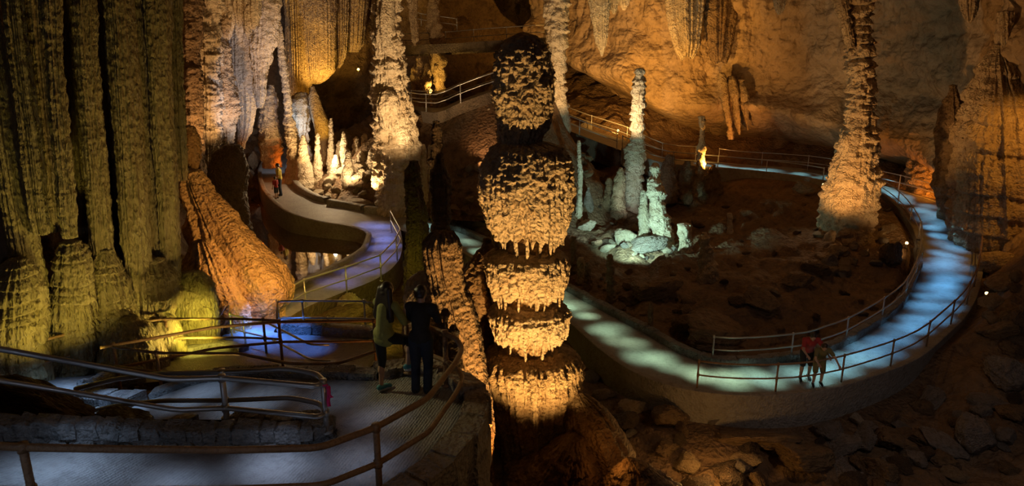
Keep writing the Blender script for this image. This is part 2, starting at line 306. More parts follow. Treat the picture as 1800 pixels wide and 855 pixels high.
# ------------------------------------------------------------------ ground
CTRL = [(900, 850, -.5), (1000, 850, -.7), (1250, 850, -1.1), (1250, 760, -.7), (1120, 720, -.7), (1500, 760, -.8), (1500, 850, -1.2), (1780, 850, -1.0), (1780, 740, -.2), (1640, 700, -.6), (1750, 640, .5), (1790, 560, 1.5), (1790, 470, 2.6),
        (1060, 660, -.7), (1010, 640, -.6), (1040, 470, .6), (1100, 540, .5), (1200, 560, .7), (1200, 480, 1.1), (1300, 560, .6), (1300, 480, 1.2), (1400, 560, .5), (1400, 480, 1.2), (1500, 540, .5), (1550, 500, .8), (1580, 440, 1.1),
        (1500, 440, 1.6), (1490, 395, 2.0), (1400, 400, 1.7), (1300, 400, 1.7), (1200, 400, 1.6), (1100, 430, 1.2), (1040, 400, 1.3), (1100, 365, 1.6), (1200, 340, 2.1), (1300, 335, 2.4), (1400, 340, 2.5), (1100, 310, 2.4), (1030, 330, 2.0),
        (1040, 275, 3.7), (1120, 285, 3.2), (1200, 262, 3.9), (1100, 215, 5.8), (1020, 185, 7.2), (1300, 270, 3.6), (1700, 330, 3.0), (1600, 305, 3.2),
        (820, 330, 1.5), (800, 300, 1.6), (830, 360, 1.5), (770, 330, 1.6), (830, 260, 4.0), (760, 270, 3.6), (850, 300, 3.0), (720, 290, 2.9), (750, 215, 6.2), (830, 195, 6.8), (840, 230, 5.2), (1005, 242, 5.35), (950, 218, 6.1), (1090, 268, 4.3), (740, 90, 10.5), (800, 87, 10.6), (860, 83, 10.7), (930, 78, 10.9), (767, 205, 6.9), (850, 172, 7.9), (900, 160, 8.3), (960, 215, 5.9), (840, 110, 9.8), (760, 110, 9.8), (700, 130, 8.8), (900, 100, 10.2),
        (600, 300, 3.5), (600, 335, 3.0), (650, 270, 4.2), (560, 320, 3.0), (690, 350, 2.6), (540, 235, 5.0), (600, 190, 5.6), (600, 130, 8.0), (420, 255, 4.8), (430, 300, 3.2), (400, 345, 2.2), (360, 330, 2.8), (450, 235, 5.0),
        (420, 420, .7), (520, 430, .7), (560, 400, .7), (600, 440, .7), (560, 470, .7), (500, 400, .7), (450, 370, .8), (420, 350, 1.0), (380, 480, 1.0), (450, 500, 1.0), (480, 460, .7), (330, 440, 2.2), (620, 430, .8),
        (560, 560, 1.9), (620, 545, 1.4), (720, 440, .8), (720, 520, .4), (780, 480, .5), (690, 560, .8), (760, 420, 1.0), (840, 500, .3),
        (330, 590, 2.6), (250, 610, 2.9), (120, 640, 3.2), (30, 650, 3.5), (300, 560, 2.8), (360, 560, 2.5), (100, 560, 3.4), (0, 560, 4.0), (200, 560, 3.2)]
CP_W = [tuple(at(a, b, z=z)) for a, b, z in CTRL] + [(-2.6, 9.6, 4.4), (-3, 7.5, 4.4), (-5, 10.2, 4.3), (-7, 8, 4.6), (-10, 7, 5.0), (-12, 12, 4.5), (.8, 9.5, -.6), (.4, 7, -.8), (1.0, 11.5, -.4), (0.2, 13, -.2), (4, 8, -1.3), (10, 9, -1.4), (18, 12, -.8),
        (0, 3, -.5), (-6, 3, 4.0), (-16, 20, 5), (-18, 35, 6), (-25, 50, 9), (-15, 62, 10), (0, 66, 13), (15, 62, 11), (30, 50, 9), (36, 35, 8), (28, 20, 4), (30, 10, 3), (-4, 5, 4.3), (-1, 5.5, -.3)]
CPW = np.array(CP_W); 
def rbf_fit(P):
    D = np.linalg.norm(P[:, None, :2] - P[None, :, :2], axis=2); n = len(P)
    Am = np.zeros((n + 1, n + 1)); Am[:n, :n] = -D + np.eye(n) * -0.0; Am[:n, n] = 1; Am[n, :n] = 1
    Am[:n, :n] += np.eye(n) * 0.25
    return np.linalg.solve(Am, np.concatenate([P[:, 2], [0]]))
RW = rbf_fit(CPW)
def smooth01(t): t = np.clip(t, 0, 1); return t * t * (3 - 2 * t)
PSAMP = []
for A, B in PATHS:
    mid = (A + B) / 2; hw = np.linalg.norm((A - B)[:, :2], axis=1) / 2
    for k in np.linspace(0, 1, 7):
        p = A * (1 - k) + B * k; PSAMP.append(p)
PS = np.concatenate(PSAMP)
def ground_z(x, y, rough=True):
    x = np.asarray(x, float); y = np.asarray(y, float); sh = x.shape; x = x.ravel(); y = y.ravel()
    z = np.empty(len(x)); dist = np.empty(len(x)); pz = np.empty(len(x))
    for s in range(0, len(x), 20000):
        xs, ys = x[s:s + 20000], y[s:s + 20000]
        d = np.hypot(xs[:, None] - CPW[None, :, 0], ys[:, None] - CPW[None, :, 1]); z[s:s + 20000] = -d @ RW[:-1] + RW[-1]
        d2 = (xs[:, None] - PS[None, :, 0].astype(np.float32)) ** 2 + (ys[:, None] - PS[None, :, 1].astype(np.float32)) ** 2
        k = d2.argmin(1); dist[s:s + 20000] = np.sqrt(d2[np.arange(len(k)), k]); pz[s:s + 20000] = PS[k, 2]
    if rough:
        n = 0.42 * fbm(x * .55, y * .55, 0, 5, 3, True) + 0.28 * fbm(x * 1.5, y * 1.5, 0, 4, 8)
        z = z + n * smooth01((dist - 0.3) / 1.2)
    cap = pz - 0.22 + np.maximum(dist - 0.42, 0) * 1.3
    return np.where(dist < 2.5, np.minimum(z, cap), z).reshape(sh), dist.reshape(sh)
gx = np.arange(-26, 38.01, 0.13); gy = np.arange(2.5, 66.01, 0.13)
GX, GY = np.meshgrid(gx, gy); GZ, GD = ground_z(GX, GY)
def gz(x, y):
    i = int(np.clip(round((y - 2.5) / .13), 0, len(gy) - 1)); j = int(np.clip(round((x + 26) / .13), 0, len(gx) - 1)); return float(GZ[i, j])
tag(mesh_obj('floor', np.stack([GX, GY, GZ], -1).reshape(-1, 3), grid_faces(len(gy), len(gx), False), None, M['ground'], None, True), 'uneven brown rock floor of the cave', 'floor', None, 'structure')
# ------------------------------------------------------------------ cave shell
def wall_grid(name, lo, hi, nu, nv, disp, mat, label, kind='structure', prof=None):
    lo = np.array(lo, float); hi = np.array(hi, float)
    def res(P):
        s = np.concatenate([[0], np.cumsum(np.linalg.norm(np.diff(P, axis=0), axis=1))]); s /= s[-1]; return s
    lo = catmull(lo, 8); hi = catmull(hi, 8); t = np.linspace(0, 1, nu)
    sl = res(lo); L = np.stack([np.interp(t, sl, lo[:, k]) for k in range(3)], -1); H = np.stack([np.interp(t, np.linspace(0, 1, len(hi)), hi[:, k]) for k in range(3)], -1)
    v = np.linspace(0, 1, nv)[:, None, None]; G = L[None] * (1 - v) + H[None] * v
    du = np.gradient(L, axis=0); nrm = np.stack([du[:, 1], -du[:, 0], np.zeros(nu)], -1); nrm /= np.linalg.norm(nrm, axis=1)[:, None] + 1e-9
    flip = np.where((nrm * (np.array([0, 0, 8.0]) - L)).sum(1) < 0, -1.0, 1.0); nrm *= flip[:, None]       # towards the open cave
    d = disp(G[..., 0], G[..., 1], G[..., 2], np.broadcast_to(t[None], G.shape[:2]), np.broadcast_to(v[..., 0], G.shape[:2]))
    if prof is not None: d = d + prof(np.broadcast_to(t[None], G.shape[:2]), np.broadcast_to(v[..., 0], G.shape[:2]))
    G = G + nrm[None] * d[..., None]
    return tag(mesh_obj(name, G.reshape(-1, 3), grid_faces(nv, nu, False), None, mat), label, 'wall', None, kind)
LOW = [at(940, 95, Y=57), at(1000, 128, Y=55), at(1050, 165, Y=53), at(1110, 196, Y=51.5), at(1180, 238, Y=50), at(1250, 258, Y=48.5), at(1330, 268, Y=48), at(1450, 290, Y=45.5), at(1560, 318, Y=42.5), at(1650, 345, Y=40), at(1740, 430, Y=36), at(1830, 560, Y=30), at(1950, 700, Y=24)]
HIGH = [at(930, -90, Y=53), at(1000, -90, Y=51.5), at(1050, -90, Y=50), at(1110, -90, Y=48.5), at(1180, -90, Y=47), at(1250, -90, Y=45.5), at(1330, -90, Y=45), at(1450, -90, Y=43), at(1560, -90, Y=40.5), at(1650, -90, Y=38), at(1740, -90, Y=34), at(1830, -90, Y=29), at(1950, -90, Y=23)]
def d_right(x, y, z, t, v):
    big = 1.3 * fbm(x * .13, y * .13, z * .2, 4, 21) + 0.7 * fbm(x * .35, y * .35, z * .30, 5, 31, True)
    streak = 0.28 * fbm(x * 1.7, y * 1.7, z * .22, 4, 41, True) * smooth01((v - .35) / .4)
    return big + streak + 0.14 * fbm(x * 1.6, y * 1.6, z * 1.9, 4, 51)
def p_right(t, v):
    ledge = np.exp(-((v - (.33 - .15 * t)) / .05) ** 2) * smooth01((t - .34) / .08) * smooth01((.6 - t) / .1) * 1.0
    return -2.6 * (1 - smooth01(v / .16)) + 1.4 * np.exp(-((v - .22) / .12) ** 2) + ledge
wall_grid('wall_right', LOW, HIGH, 620, 330, d_right, M['wall'], 'broad amber rock face rising behind the looping path', prof=p_right)
def d_back(x, y, z, t, v): return 1.5 * fbm(x * .15, y * .15, z * .18, 4, 61, True) + .6 * fbm(x * .5, y * .5, z * .4, 5, 71, True) + .12 * fbm(x * 2, y * 2, z * 2, 3, 81)
wall_grid('wall_back', [(-24, 46, 3), (-15, 54, 4), (-6, 59, 5), (2, 63, 6), (14, 60, 4), (26, 54, 2)], [(-24, 44, 21), (-15, 51, 21), (-6, 57, 21), (2, 60, 21), (14, 57, 21), (26, 51, 21)], 420, 200, d_back, M['brown'], 'dark rough rock at the far end of the cave')
def d_left(x, y, z, t, v):
    s = t * 40
    return .5 * fbm(s * .9, 0 * s, z * .06, 4, 91, True) + .5 * fbm(x * .3, y * .3, z * .15, 4, 95) + .12 * fbm(x * 1.5, y * 1.5, z * .6, 4, 97, True)
wall_grid('wall_left', [(-17, 6, 3), (-13.2, 12, 3), (-10.6, 16, 2.6), (-9.6, 18.5, 2.4), (-11.4, 22, 1.5), (-16, 30, 2), (-22, 40, 3), (-25, 48, 3)], [(-17, 6, 20), (-13.2, 12, 20), (-10.6, 16, 20), (-9.6, 18.5, 20), (-11.4, 22, 20), (-16, 30, 20), (-22, 40, 20), (-25, 48, 20)], 520, 220, d_left, M['wall'], 'rock wall behind the hanging draperies on the left')
cgx, cgy = np.meshgrid(np.arange(-30, 42.1, .5), np.arange(-2, 70.1, .5))
cz = 17.5 + 2.2 * fbm(cgx * .12, cgy * .12, 0, 4, 111) + .5 * fbm(cgx * .5, cgy * .5, 0, 3, 113, True)
tag(mesh_obj('ceiling', np.stack([cgx, cgy, cz], -1).reshape(-1, 3), grid_faces(*cgx.shape, False)[:, ::-1], None, M['brown']), 'rock roof of the cave', 'ceiling', None, 'structure')

# ------------------------------------------------------------------ water
def water_mat():
    m = principled('still_water', (0.10, 0.055, 0.022), 0.03, spec=0.9); nt = m.node_tree; b = nt.nodes['Principled BSDF']
    b.inputs['IOR'].default_value = 1.45; b.inputs['Coat Weight'].default_value = 0.6; b.inputs['Coat Roughness'].default_value = 0.02
    tc = nd(nt, 'ShaderNodeTexCoord'); n1 = nd(nt, 'ShaderNodeTexNoise'); n1.inputs['Scale'].default_value = 0.7; n1.inputs['Detail'].default_value = 4
    nt.links.new(tc.outputs['Object'], n1.inputs['Vector']); r = nd(nt, 'ShaderNodeValToRGB')
    r.color_ramp.elements[0].color = (0.05, 0.028, 0.012, 1); r.color_ramp.elements[1].color = (0.17, 0.095, 0.04, 1); r.color_ramp.elements[0].position = .35; r.color_ramp.elements[1].position = .7
    nt.links.new(n1.outputs[0], r.inputs[0]); nt.links.new(r.outputs[0], b.inputs['Base Color'])
    n2 = nd(nt, 'ShaderNodeTexNoise'); n2.inputs['Scale'].default_value = 3.0; nt.links.new(tc.outputs['Object'], n2.inputs['Vector'])
    bp = nd(nt, 'ShaderNodeBump'); bp.inputs['Strength'].default_value = .05; bp.inputs['Distance'].default_value = .02; nt.links.new(n2.outputs[0], bp.inputs['Height']); nt.links.new(bp.outputs[0], b.inputs['Normal'])
    return m
M['water'] = water_mat()
def pool(name, pts, label):
    from mathutils.geometry import tessellate_polygon
    P = catmull(np.array(pts + pts[:1], float), 6)[:-1]
    T = tessellate_polygon([[Vector(p) for p in P]])
    return tag(mesh_obj(name, P, None, np.array(T), M['water'], None, False), label, 'water', None, 'stuff')
pool('pool_water', [at(640, 462, z=1.75), at(560, 500, z=1.75), at(470, 525, z=1.75), at(400, 500, z=1.75), at(340, 420, z=1.75), at(350, 350, z=1.75), at(400, 318, z=1.75), at(455, 318, z=1.75), at(500, 372, z=1.75), at(600, 402, z=1.75), at(640, 420, z=1.75)], 'still brown pool beside the left path mirroring the lit columns')
pool('pool_water', [at(775, 385, z=2.35), at(730, 360, z=2.35), at(725, 320, z=2.35), at(770, 288, z=2.35), at(850, 284, z=2.35), at(900, 320, z=2.35), at(880, 365, z=2.35), at(850, 388, z=2.35)], 'shallow brown pool in the middle of the cave behind the columns')

# ------------------------------------------------------------------ kerbs and masonry
rng = random.Random(7)
def sweep_box(P, wdt, hgt, side, mat, name, label, below=.4, rough=.02, kind='structure'):
    """a kerb along P (its inner foot), wdt to the given side (+1 left of travel)"""
    P = np.asarray(P, float)
    s = np.concatenate([[0], np.cumsum(np.linalg.norm(np.diff(P, axis=0), axis=1))]); n = max(int(s[-1] / .12), 4)
    t = np.linspace(0, s[-1], n); P = np.stack([np.interp(t, s, P[:, k]) for k in range(3)], -1)
    T = np.gradient(P, axis=0); T[:, 2] = 0; T /= np.linalg.norm(T, axis=1)[:, None] + 1e-9; N = np.stack([-T[:, 1], T[:, 0], np.zeros(n)], -1) * side
    prof = [(0, -below), (0, hgt * .5), (.0, hgt * .88), (.025, hgt), (wdt * .5, hgt * 1.02), (wdt - .025, hgt), (wdt, hgt * .88), (wdt, hgt * .5), (wdt, -below)]
    G = np.stack([P + N * a + np.array([0, 0, b]) for a, b in prof], 1)
    G += (rough * fbm(G[..., 0] * 4, G[..., 1] * 4, G[..., 2] * 4, 3, 121))[..., None] * (N[:, None] + np.array([0, 0, .8]))
    m = MB(); m.add(G.reshape(-1, 3), grid_faces(n, 9, False)); k = 9 * (n - 1)
    m.t.append(np.array([[0, i, i + 1] for i in range(1, 8)])); m.t.append(np.array([[k, k + i + 1, k + i] for i in range(1, 8)]))
    return tag(m.build(name, mat), label, 'kerb', None, kind)
def stone_wall(P, wdt, hgt, side, name, label, courses=2, below=.3, mat='masonry', slen=(.22, .5), seed=1):
    """dry-laid looking stones along P; one mesh"""
    r_ = random.Random(seed); P = np.asarray(P, float); m = MB()
    s = np.concatenate([[0], np.cumsum(np.linalg.norm(np.diff(P, axis=0), axis=1))])
    def pt(d): return np.array([np.interp(d, s, P[:, k]) for k in range(3)])
    H = hgt + below
    for c in range(courses):
        d = -r_.random() * .2
        while d < s[-1]:
            L = r_.uniform(*slen); a, b = pt(max(d, 0)), pt(min(d + L, s[-1])); d += L
            t = b - a; ln = np.linalg.norm(t[:2])
            if ln < .04: continue
            t /= np.linalg.norm(t); nn = np.array([-t[1], t[0], 0]) * side; nn /= np.linalg.norm(nn) + 1e-9
            ch = H / courses; mid = (a + b) / 2 + nn * (wdt / 2 + r_.uniform(-.03, .03)) + np.array([0, 0, -below + ch * (c + .5)])
            V, Q = box_geo((0, 0, 0), (ln - .012, wdt * r_.uniform(.92, 1.06), ch * r_.uniform(.9, 1.08)), .03)
            V = V + .022 * np.array([r_.uniform(-1, 1) for _ in range(V.size)]).reshape(V.shape)
            W = mid + V[:, :1] * t + V[:, 1:2] * nn + V[:, 2:] * np.array([0, 0, 1.0]); m.add(W, Q)
    core = []
    for q in np.linspace(0, s[-1], max(int(s[-1] / .2), 3)):
        a = pt(q); b = pt(min(q + .01, s[-1])) if q < s[-1] - .02 else pt(q); a2 = pt(max(q - .05, 0)); t = pt(min(q + .05, s[-1])) - a2; t /= np.linalg.norm(t); nn = np.array([-t[1], t[0], 0]) * side
        core.append([a + nn * .03 + np.array([0, 0, -below]), a + nn * .03 + np.array([0, 0, hgt - .03]), a + nn * (wdt - .03) + np.array([0, 0, hgt - .03]), a + nn * (wdt - .03) + np.array([0, 0, -below])])
    m.add(np.array(core).reshape(-1, 3), grid_faces(len(core), 4, False))
    return tag(m.build(name, M[mat], None, False), label, 'wall', None, 'structure')
def gpt(L): return catmull(np.array([at(a, b, z=z) for a, b, z in L]), 6)
# island wall of the near ramp, round its right-hand end
stone_wall(gpt([(-150, 755, 5.7), (0, 777, 5.3), (200, 785, 5.0), (400, 789, 4.8), (540, 787, 4.7), (583, 779, 4.7), (592, 769, 4.7), (588, 759, 4.7), (570, 752, 4.7), (520, 748, 4.66), (420, 746, 4.6)]), .33, .27, 1, 'masonry_kerb', 'low grey stone wall along the near ramp carrying the galvanised rail', 3, .35, slen=(.14, .36))
# retaining wall between the two middle ramps
stone_wall(gpt([(661, 668, 4.65), (560, 667, 4.58), (500, 666, 4.5), (430, 666, 4.4), (360, 672, 4.25), (262, 702, 3.95)]), .35, .12, -1, 'masonry_kerb', 'long stone wall holding up the second ramp', 5, 1.7, slen=(.3, .7))
stone_wall(gpt([(262, 702, 3.95), (205, 703, 3.75), (180, 697, 3.6), (178, 688, 3.52), (200, 679, 3.45), (258, 673, 3.35)]), .45, .22, 1, 'masonry_kerb', 'rounded dark stone kerb at the left turn of the ramps', 2, .3)
# outer terrace wall under the rusty rail
i0, i1 = 8 * 4 + 2, 8 * 10
stone_wall(rB[i0:i1] + np.array([0, 0, 0.0]), .42, .16, -1, 'masonry_kerb', 'curved rough stone wall edging the terrace under the rusty rail', 9, 4.6, 'grey', slen=(.25, .6), seed=4)
sweep_box(rA[8 * 11:8 * 11 + 4], .2, .1, 1, M['concrete'], 'kerb', 'short ramp kerb behind the island wall')
sweep_box(gpt([(30, 690, 3.5), (55, 668, 3.3), (120, 652, 3.15), (210, 637, 3.0), (320, 625, 2.9), (378, 613, 2.8), (420, 622, 2.82)]), .3, .14, 1, M['concrete'], 'kerb', 'dark kerb under the olive draperies', .6)
sweep_box(gpt([(652, 596, 2.8), (610, 592, 2.78), (569, 589, 2.75)]), .4, .22, -1, M['concrete'], 'kerb', 'pale kerb behind the woman')
stone_wall(gpt([(567, 590, 2.75), (520, 591, 2.7), (492, 588, 2.66), (488, 578, 2.6), (500, 572, 2.56)]), .4, .3, -1, 'masonry_kerb', 'stone island end at the blue lit turn of the ramp', 2, .3)
sweep_box(gpt([(400, 583, 2.7), (420, 565, 2.6), (450, 545, 2.5), (520, 508, 2.3), (590, 474, 2.1), (640, 445, 2.15), (652, 425, 2.2), (650, 412, 2.25), (620, 402, 2.3), (560, 392, 2.4), (510, 375, 2.6), (475, 345, 2.7), (461, 315, 2.9), (463, 295, 3.0), (475, 278, 3.2), (510, 262, 3.5)]), .25, .16, 1, M['concrete'], 'kerb', 'kerb between the left path and the pool', 1.0)
sweep_box(gpt([(635, 372, 2.4), (604, 366, 2.44), (574, 361, 2.5)]), .35, .3, -1, M['concrete'], 'kerb', 'straight kerb block under the stalagmite cluster')
sweep_box(gpt([(570, 358, 2.5), (548, 351, 2.6), (524, 337, 2.75), (512, 322, 2.85)]), .35, .3, -1, M['concrete'], 'kerb', 'bent kerb block on the inside of the far left path')
sweep_box(gpt([(505, 318, 2.86), (502, 302, 3.0), (506, 283, 3.2)]), .3, .28, -1, M['concrete'], 'kerb', 'kerb by the glowing orange rock')
sweep_box(gpt([(640, 376, 2.4), (690, 379, 2.3), (725, 378, 2.25)]), .4, .35, 1, M['concrete'], 'kerb', 'kerb at the foot of the tall pale column')
stone_wall(lA[8 * 2:8 * 16], .32, .26, 1, 'masonry_kerb', 'low stone wall on the inner side of the looping path', 2, .4, slen=(.3, .7), seed=9)
sweep_box(lA[8 * 16:8 * 20], .25, .2, 1, M['concrete'], 'kerb', 'inner kerb at the far bend of the looping path', .8)
sweep_box(lA[8 * 21:8 * 26], .25, .22, 1, M['concrete'], 'kerb', 'inner kerb of the rising far path', .8)
sweep_box(lB[8 * 1:8 * 26], .22, .06, -1, M['concrete'], 'kerb', 'thin outer edging of the looping path', 1.4)

# ------------------------------------------------------------------ railings
def smooth_line(P, n=10, k=3):
    P = np.asarray(P, float); Q = [P[0]]
    for i in range(1, len(P) - 1):                    # rounded pipe bends
        a, b, c = P[i - 1], P[i], P[i + 1]; r = min(.16, np.linalg.norm(a - b) * .4, np.linalg.norm(c - b) * .4)
        p = b + (a - b) / np.linalg.norm(a - b) * r; q = b + (c - b) / np.linalg.norm(c - b) * r
        for t in np.linspace(0, 1, 6): Q.append((1 - t) ** 2 * p + 2 * t * (1 - t) * b + t * t * q)
    Q.append(P[-1]); return np.array(Q)
def tube_part(name, P, r, mat, root, base, ns=10):
    V, Q, T = tube_geo(P, r, ns); return mesh_obj(name, shift(V, base), Q, T, mat, root)
def railing(label, top, posts, mat, low=.48, r=.03, hgt=RAIL, group=None, low2=None, loops=True, drop=None):
    """top: points along the upper pipe; posts: indices (or fractions) of posts"""
    top = np.array(top, float); base = top[0] - np.array([0, 0, hgt]); root = empty('railing', base, label, 'railing', group)
    tube_part('top_rail', smooth_line(top), r, mat, root, base)
    lo = (top if low2 is None else np.array(low2, float)) - np.array([0, 0, low if low2 is None else 0])
    tube_part('lower_rail', smooth_line(lo), r * .92, mat, root, base)
    for f in posts:
        i = int(math.floor(f)); k = f - i; p = top[i] if k == 0 else top[i] * (1 - k) + top[i + 1] * k
        h = hgt if drop is None else drop(p)
        m = MB(); V, Q, T = tube_geo([p + np.array([0, 0, r * .6]), p - np.array([0, 0, h * .5]), p - np.array([0, 0, h])], r); m.add(V, Q, T)
        for zz in (0, -low if low2 is None else -.45):
            V, Q, T = tube_geo([p + np.array([0, 0, zz - .05]), p + np.array([0, 0, zz + .05])], r * 1.35); m.add(V, Q, T)
        V, Q, T = tube_geo([p - np.array([0, 0, h]), p - np.array([0, 0, h - .03])], r * 2.2, 12); m.add(V, Q, T)
        mesh_obj('post', shift(np.concatenate(m.v), base), np.concatenate(m.q), np.concatenate(m.t), mat, root)
    return root
def tp(L): return [at(a, b, z=z) for a, b, z in L]
railing('thick rusty foreground pipe railing curving round the terrace edge', tp([(-150, 778, 6.65), (0, 785, 6.25), (40, 787, 6.17), (200, 790, 5.95), (400, 792, 5.75), (562, 788, 5.65), (661, 752, 5.65), (752, 701, 5.65), (802, 636, 5.65), (813, 613, 5.65), (802, 596, 5.65), (782, 586, 5.65), (760, 578, 5.65), (712, 566, 5.65)]), [2, 6, 11, 12.95], M['rust'], .5, .042)
railing('galvanised railing on the low stone wall with a pink ribbon tied at its end', tp([(-150, 590, 6.75), (0, 614, 6.35), (94, 631, 6.1), (257, 660, 5.78), (304, 668, 5.7), (390, 665, 5.66), (556, 680, 5.62), (570, 672, 5.62), (558, 658, 5.6), (506, 649, 5.58), (390, 655, 5.45), (281, 657, 5.25), (203, 667, 4.95), (133, 684, 4.6)]), [5, 6.85, 10], M['galv'], .47, .04, .78)
railing('dark railing along the outer left edge of the ramp in front of the olive draperies', tp([(-60, 620, 4.4), (23, 612, 4.35), (117, 588, 4.25), (234, 568, 4.1), (290, 561, 4.0), (421, 561, 3.75), (490, 564, 3.7)]), [1.3, 4, 5.6], M['rust'], .5, .032)
railing('dark pipe railing between the second and third ramps from its left post to the woman', tp([(176, 612, 4.4), (199, 607, 4.4), (304, 589, 4.32), (374, 576, 4.25), (490, 566, 4.2), (600, 565, 4.2), (657, 564, 4.2)]), [1, 4, 6], M['rust'], .5, .034, 1.15)
railing('thin brown handrail hugging the long stone wall of the second ramp', tp([(199, 610, 4.5), (275, 621, 4.45), (420, 622, 4.5), (511, 640, 4.55), (593, 640, 4.6), (661, 618, 4.7)]), [1], M['rust'], .42, .03, .9)
railing('railing curving up the blue lit ramp beside the pool', tp([(483, 519, 3.3), (534, 492, 3.2), (607, 470, 3.1), (668, 449, 3.1), (693, 424, 3.15), (704, 403, 3.2), (686, 371, 3.3)]), [1, 2, 3, 4.3, 6], M['galv'], .45, .028, 1.0)
railing('short railing round the stone island at the blue turn', tp([(487, 560, 3.65), (487, 530, 3.65), (531, 529, 3.65), (640, 530, 3.65), (655, 533, 3.65)]), [1, 2, 3], M['galv'], .5, .028, .9)
railing('bent handrail at the far left corner of the blue turn by the orange slope', tp([(386, 556, 3.5), (401, 529, 3.5), (404, 553, 3.5), (427, 559, 3.5), (470, 568, 3.6), (545, 606, 3.55), (579, 607, 3.5)]), [2, 3], M['galv'], .4, .026, .9)
def edge_rail(label, E, i0, i1, step, mat, off=0.0, hgt=RAIL, r=.028, low=.45):
    P = E[i0:i1].copy(); P[:, 2] += hgt; idx = np.arange(0, len(P), 3); P2 = P[idx]
    s = np.concatenate([[0], np.cumsum(np.linalg.norm(np.diff(P2, axis=0), axis=1))]); n = max(int(round(s[-1] / step)), 1)
    posts = [min(float(np.interp(d, s, np.arange(len(P2)))), len(P2) - 1 - 1e-6) for d in np.linspace(0, s[-1], n + 1)]
    return railing(label, P2, posts, mat, low, r, hgt)
off = lambda E, d, O: E + (E - O) / (np.linalg.norm(E - O, axis=1)[:, None] + 1e-9) * d
lBo, lAo = off(lB, .02, lA), off(lA, .14, lB)
edge_rail('long outer railing of the looping path with the two visitors leaning on it', lBo, 8 * 8 + 2, 8 * 18, 2.4, M['rust'])
edge_rail('outer railing of the looping path along its far blue stretch', lBo, 8 * 18, 8 * 24, 3.0, M['galv'])
edge_rail('outer railing climbing the far path up behind the middle column', lBo, 8 * 24 + 2, 8 * 28, 3.0, M['galv'])
edge_rail('inner railing of the looping path standing on the low stone wall', lAo, 8 * 8 + 6, 8 * 19, 2.6, M['galv'])
edge_rail('inner railing of the far path left of the right hand column', lAo, 8 * 21, 8 * 26, 3.2, M['galv'])
edge_rail('inner railing of the climbing path behind the tall stacked stalagmite', lAo, 8 * 26, 8 * 28, 3.2, M['galv'])
edge_rail('back railing of the rear ramp left of the middle column', uB, 0, len(uB), 2.6, M['galv'])
edge_rail('front railing of the rear ramp left of the middle column', uA, 0, len(uA), 2.6, M['galv'])
edge_rail('railing of the topmost rear walkway', tA, 0, len(tA), 2.6, M['galv'])
railing('stub of railing on stairs at the very top of the cave', [at(727, 20, Y=50), at(740, 24, Y=50), at(803, 33, Y=50), at(803, 44, Y=50)], [1, 2], M['galv'], .4, .026, .8)
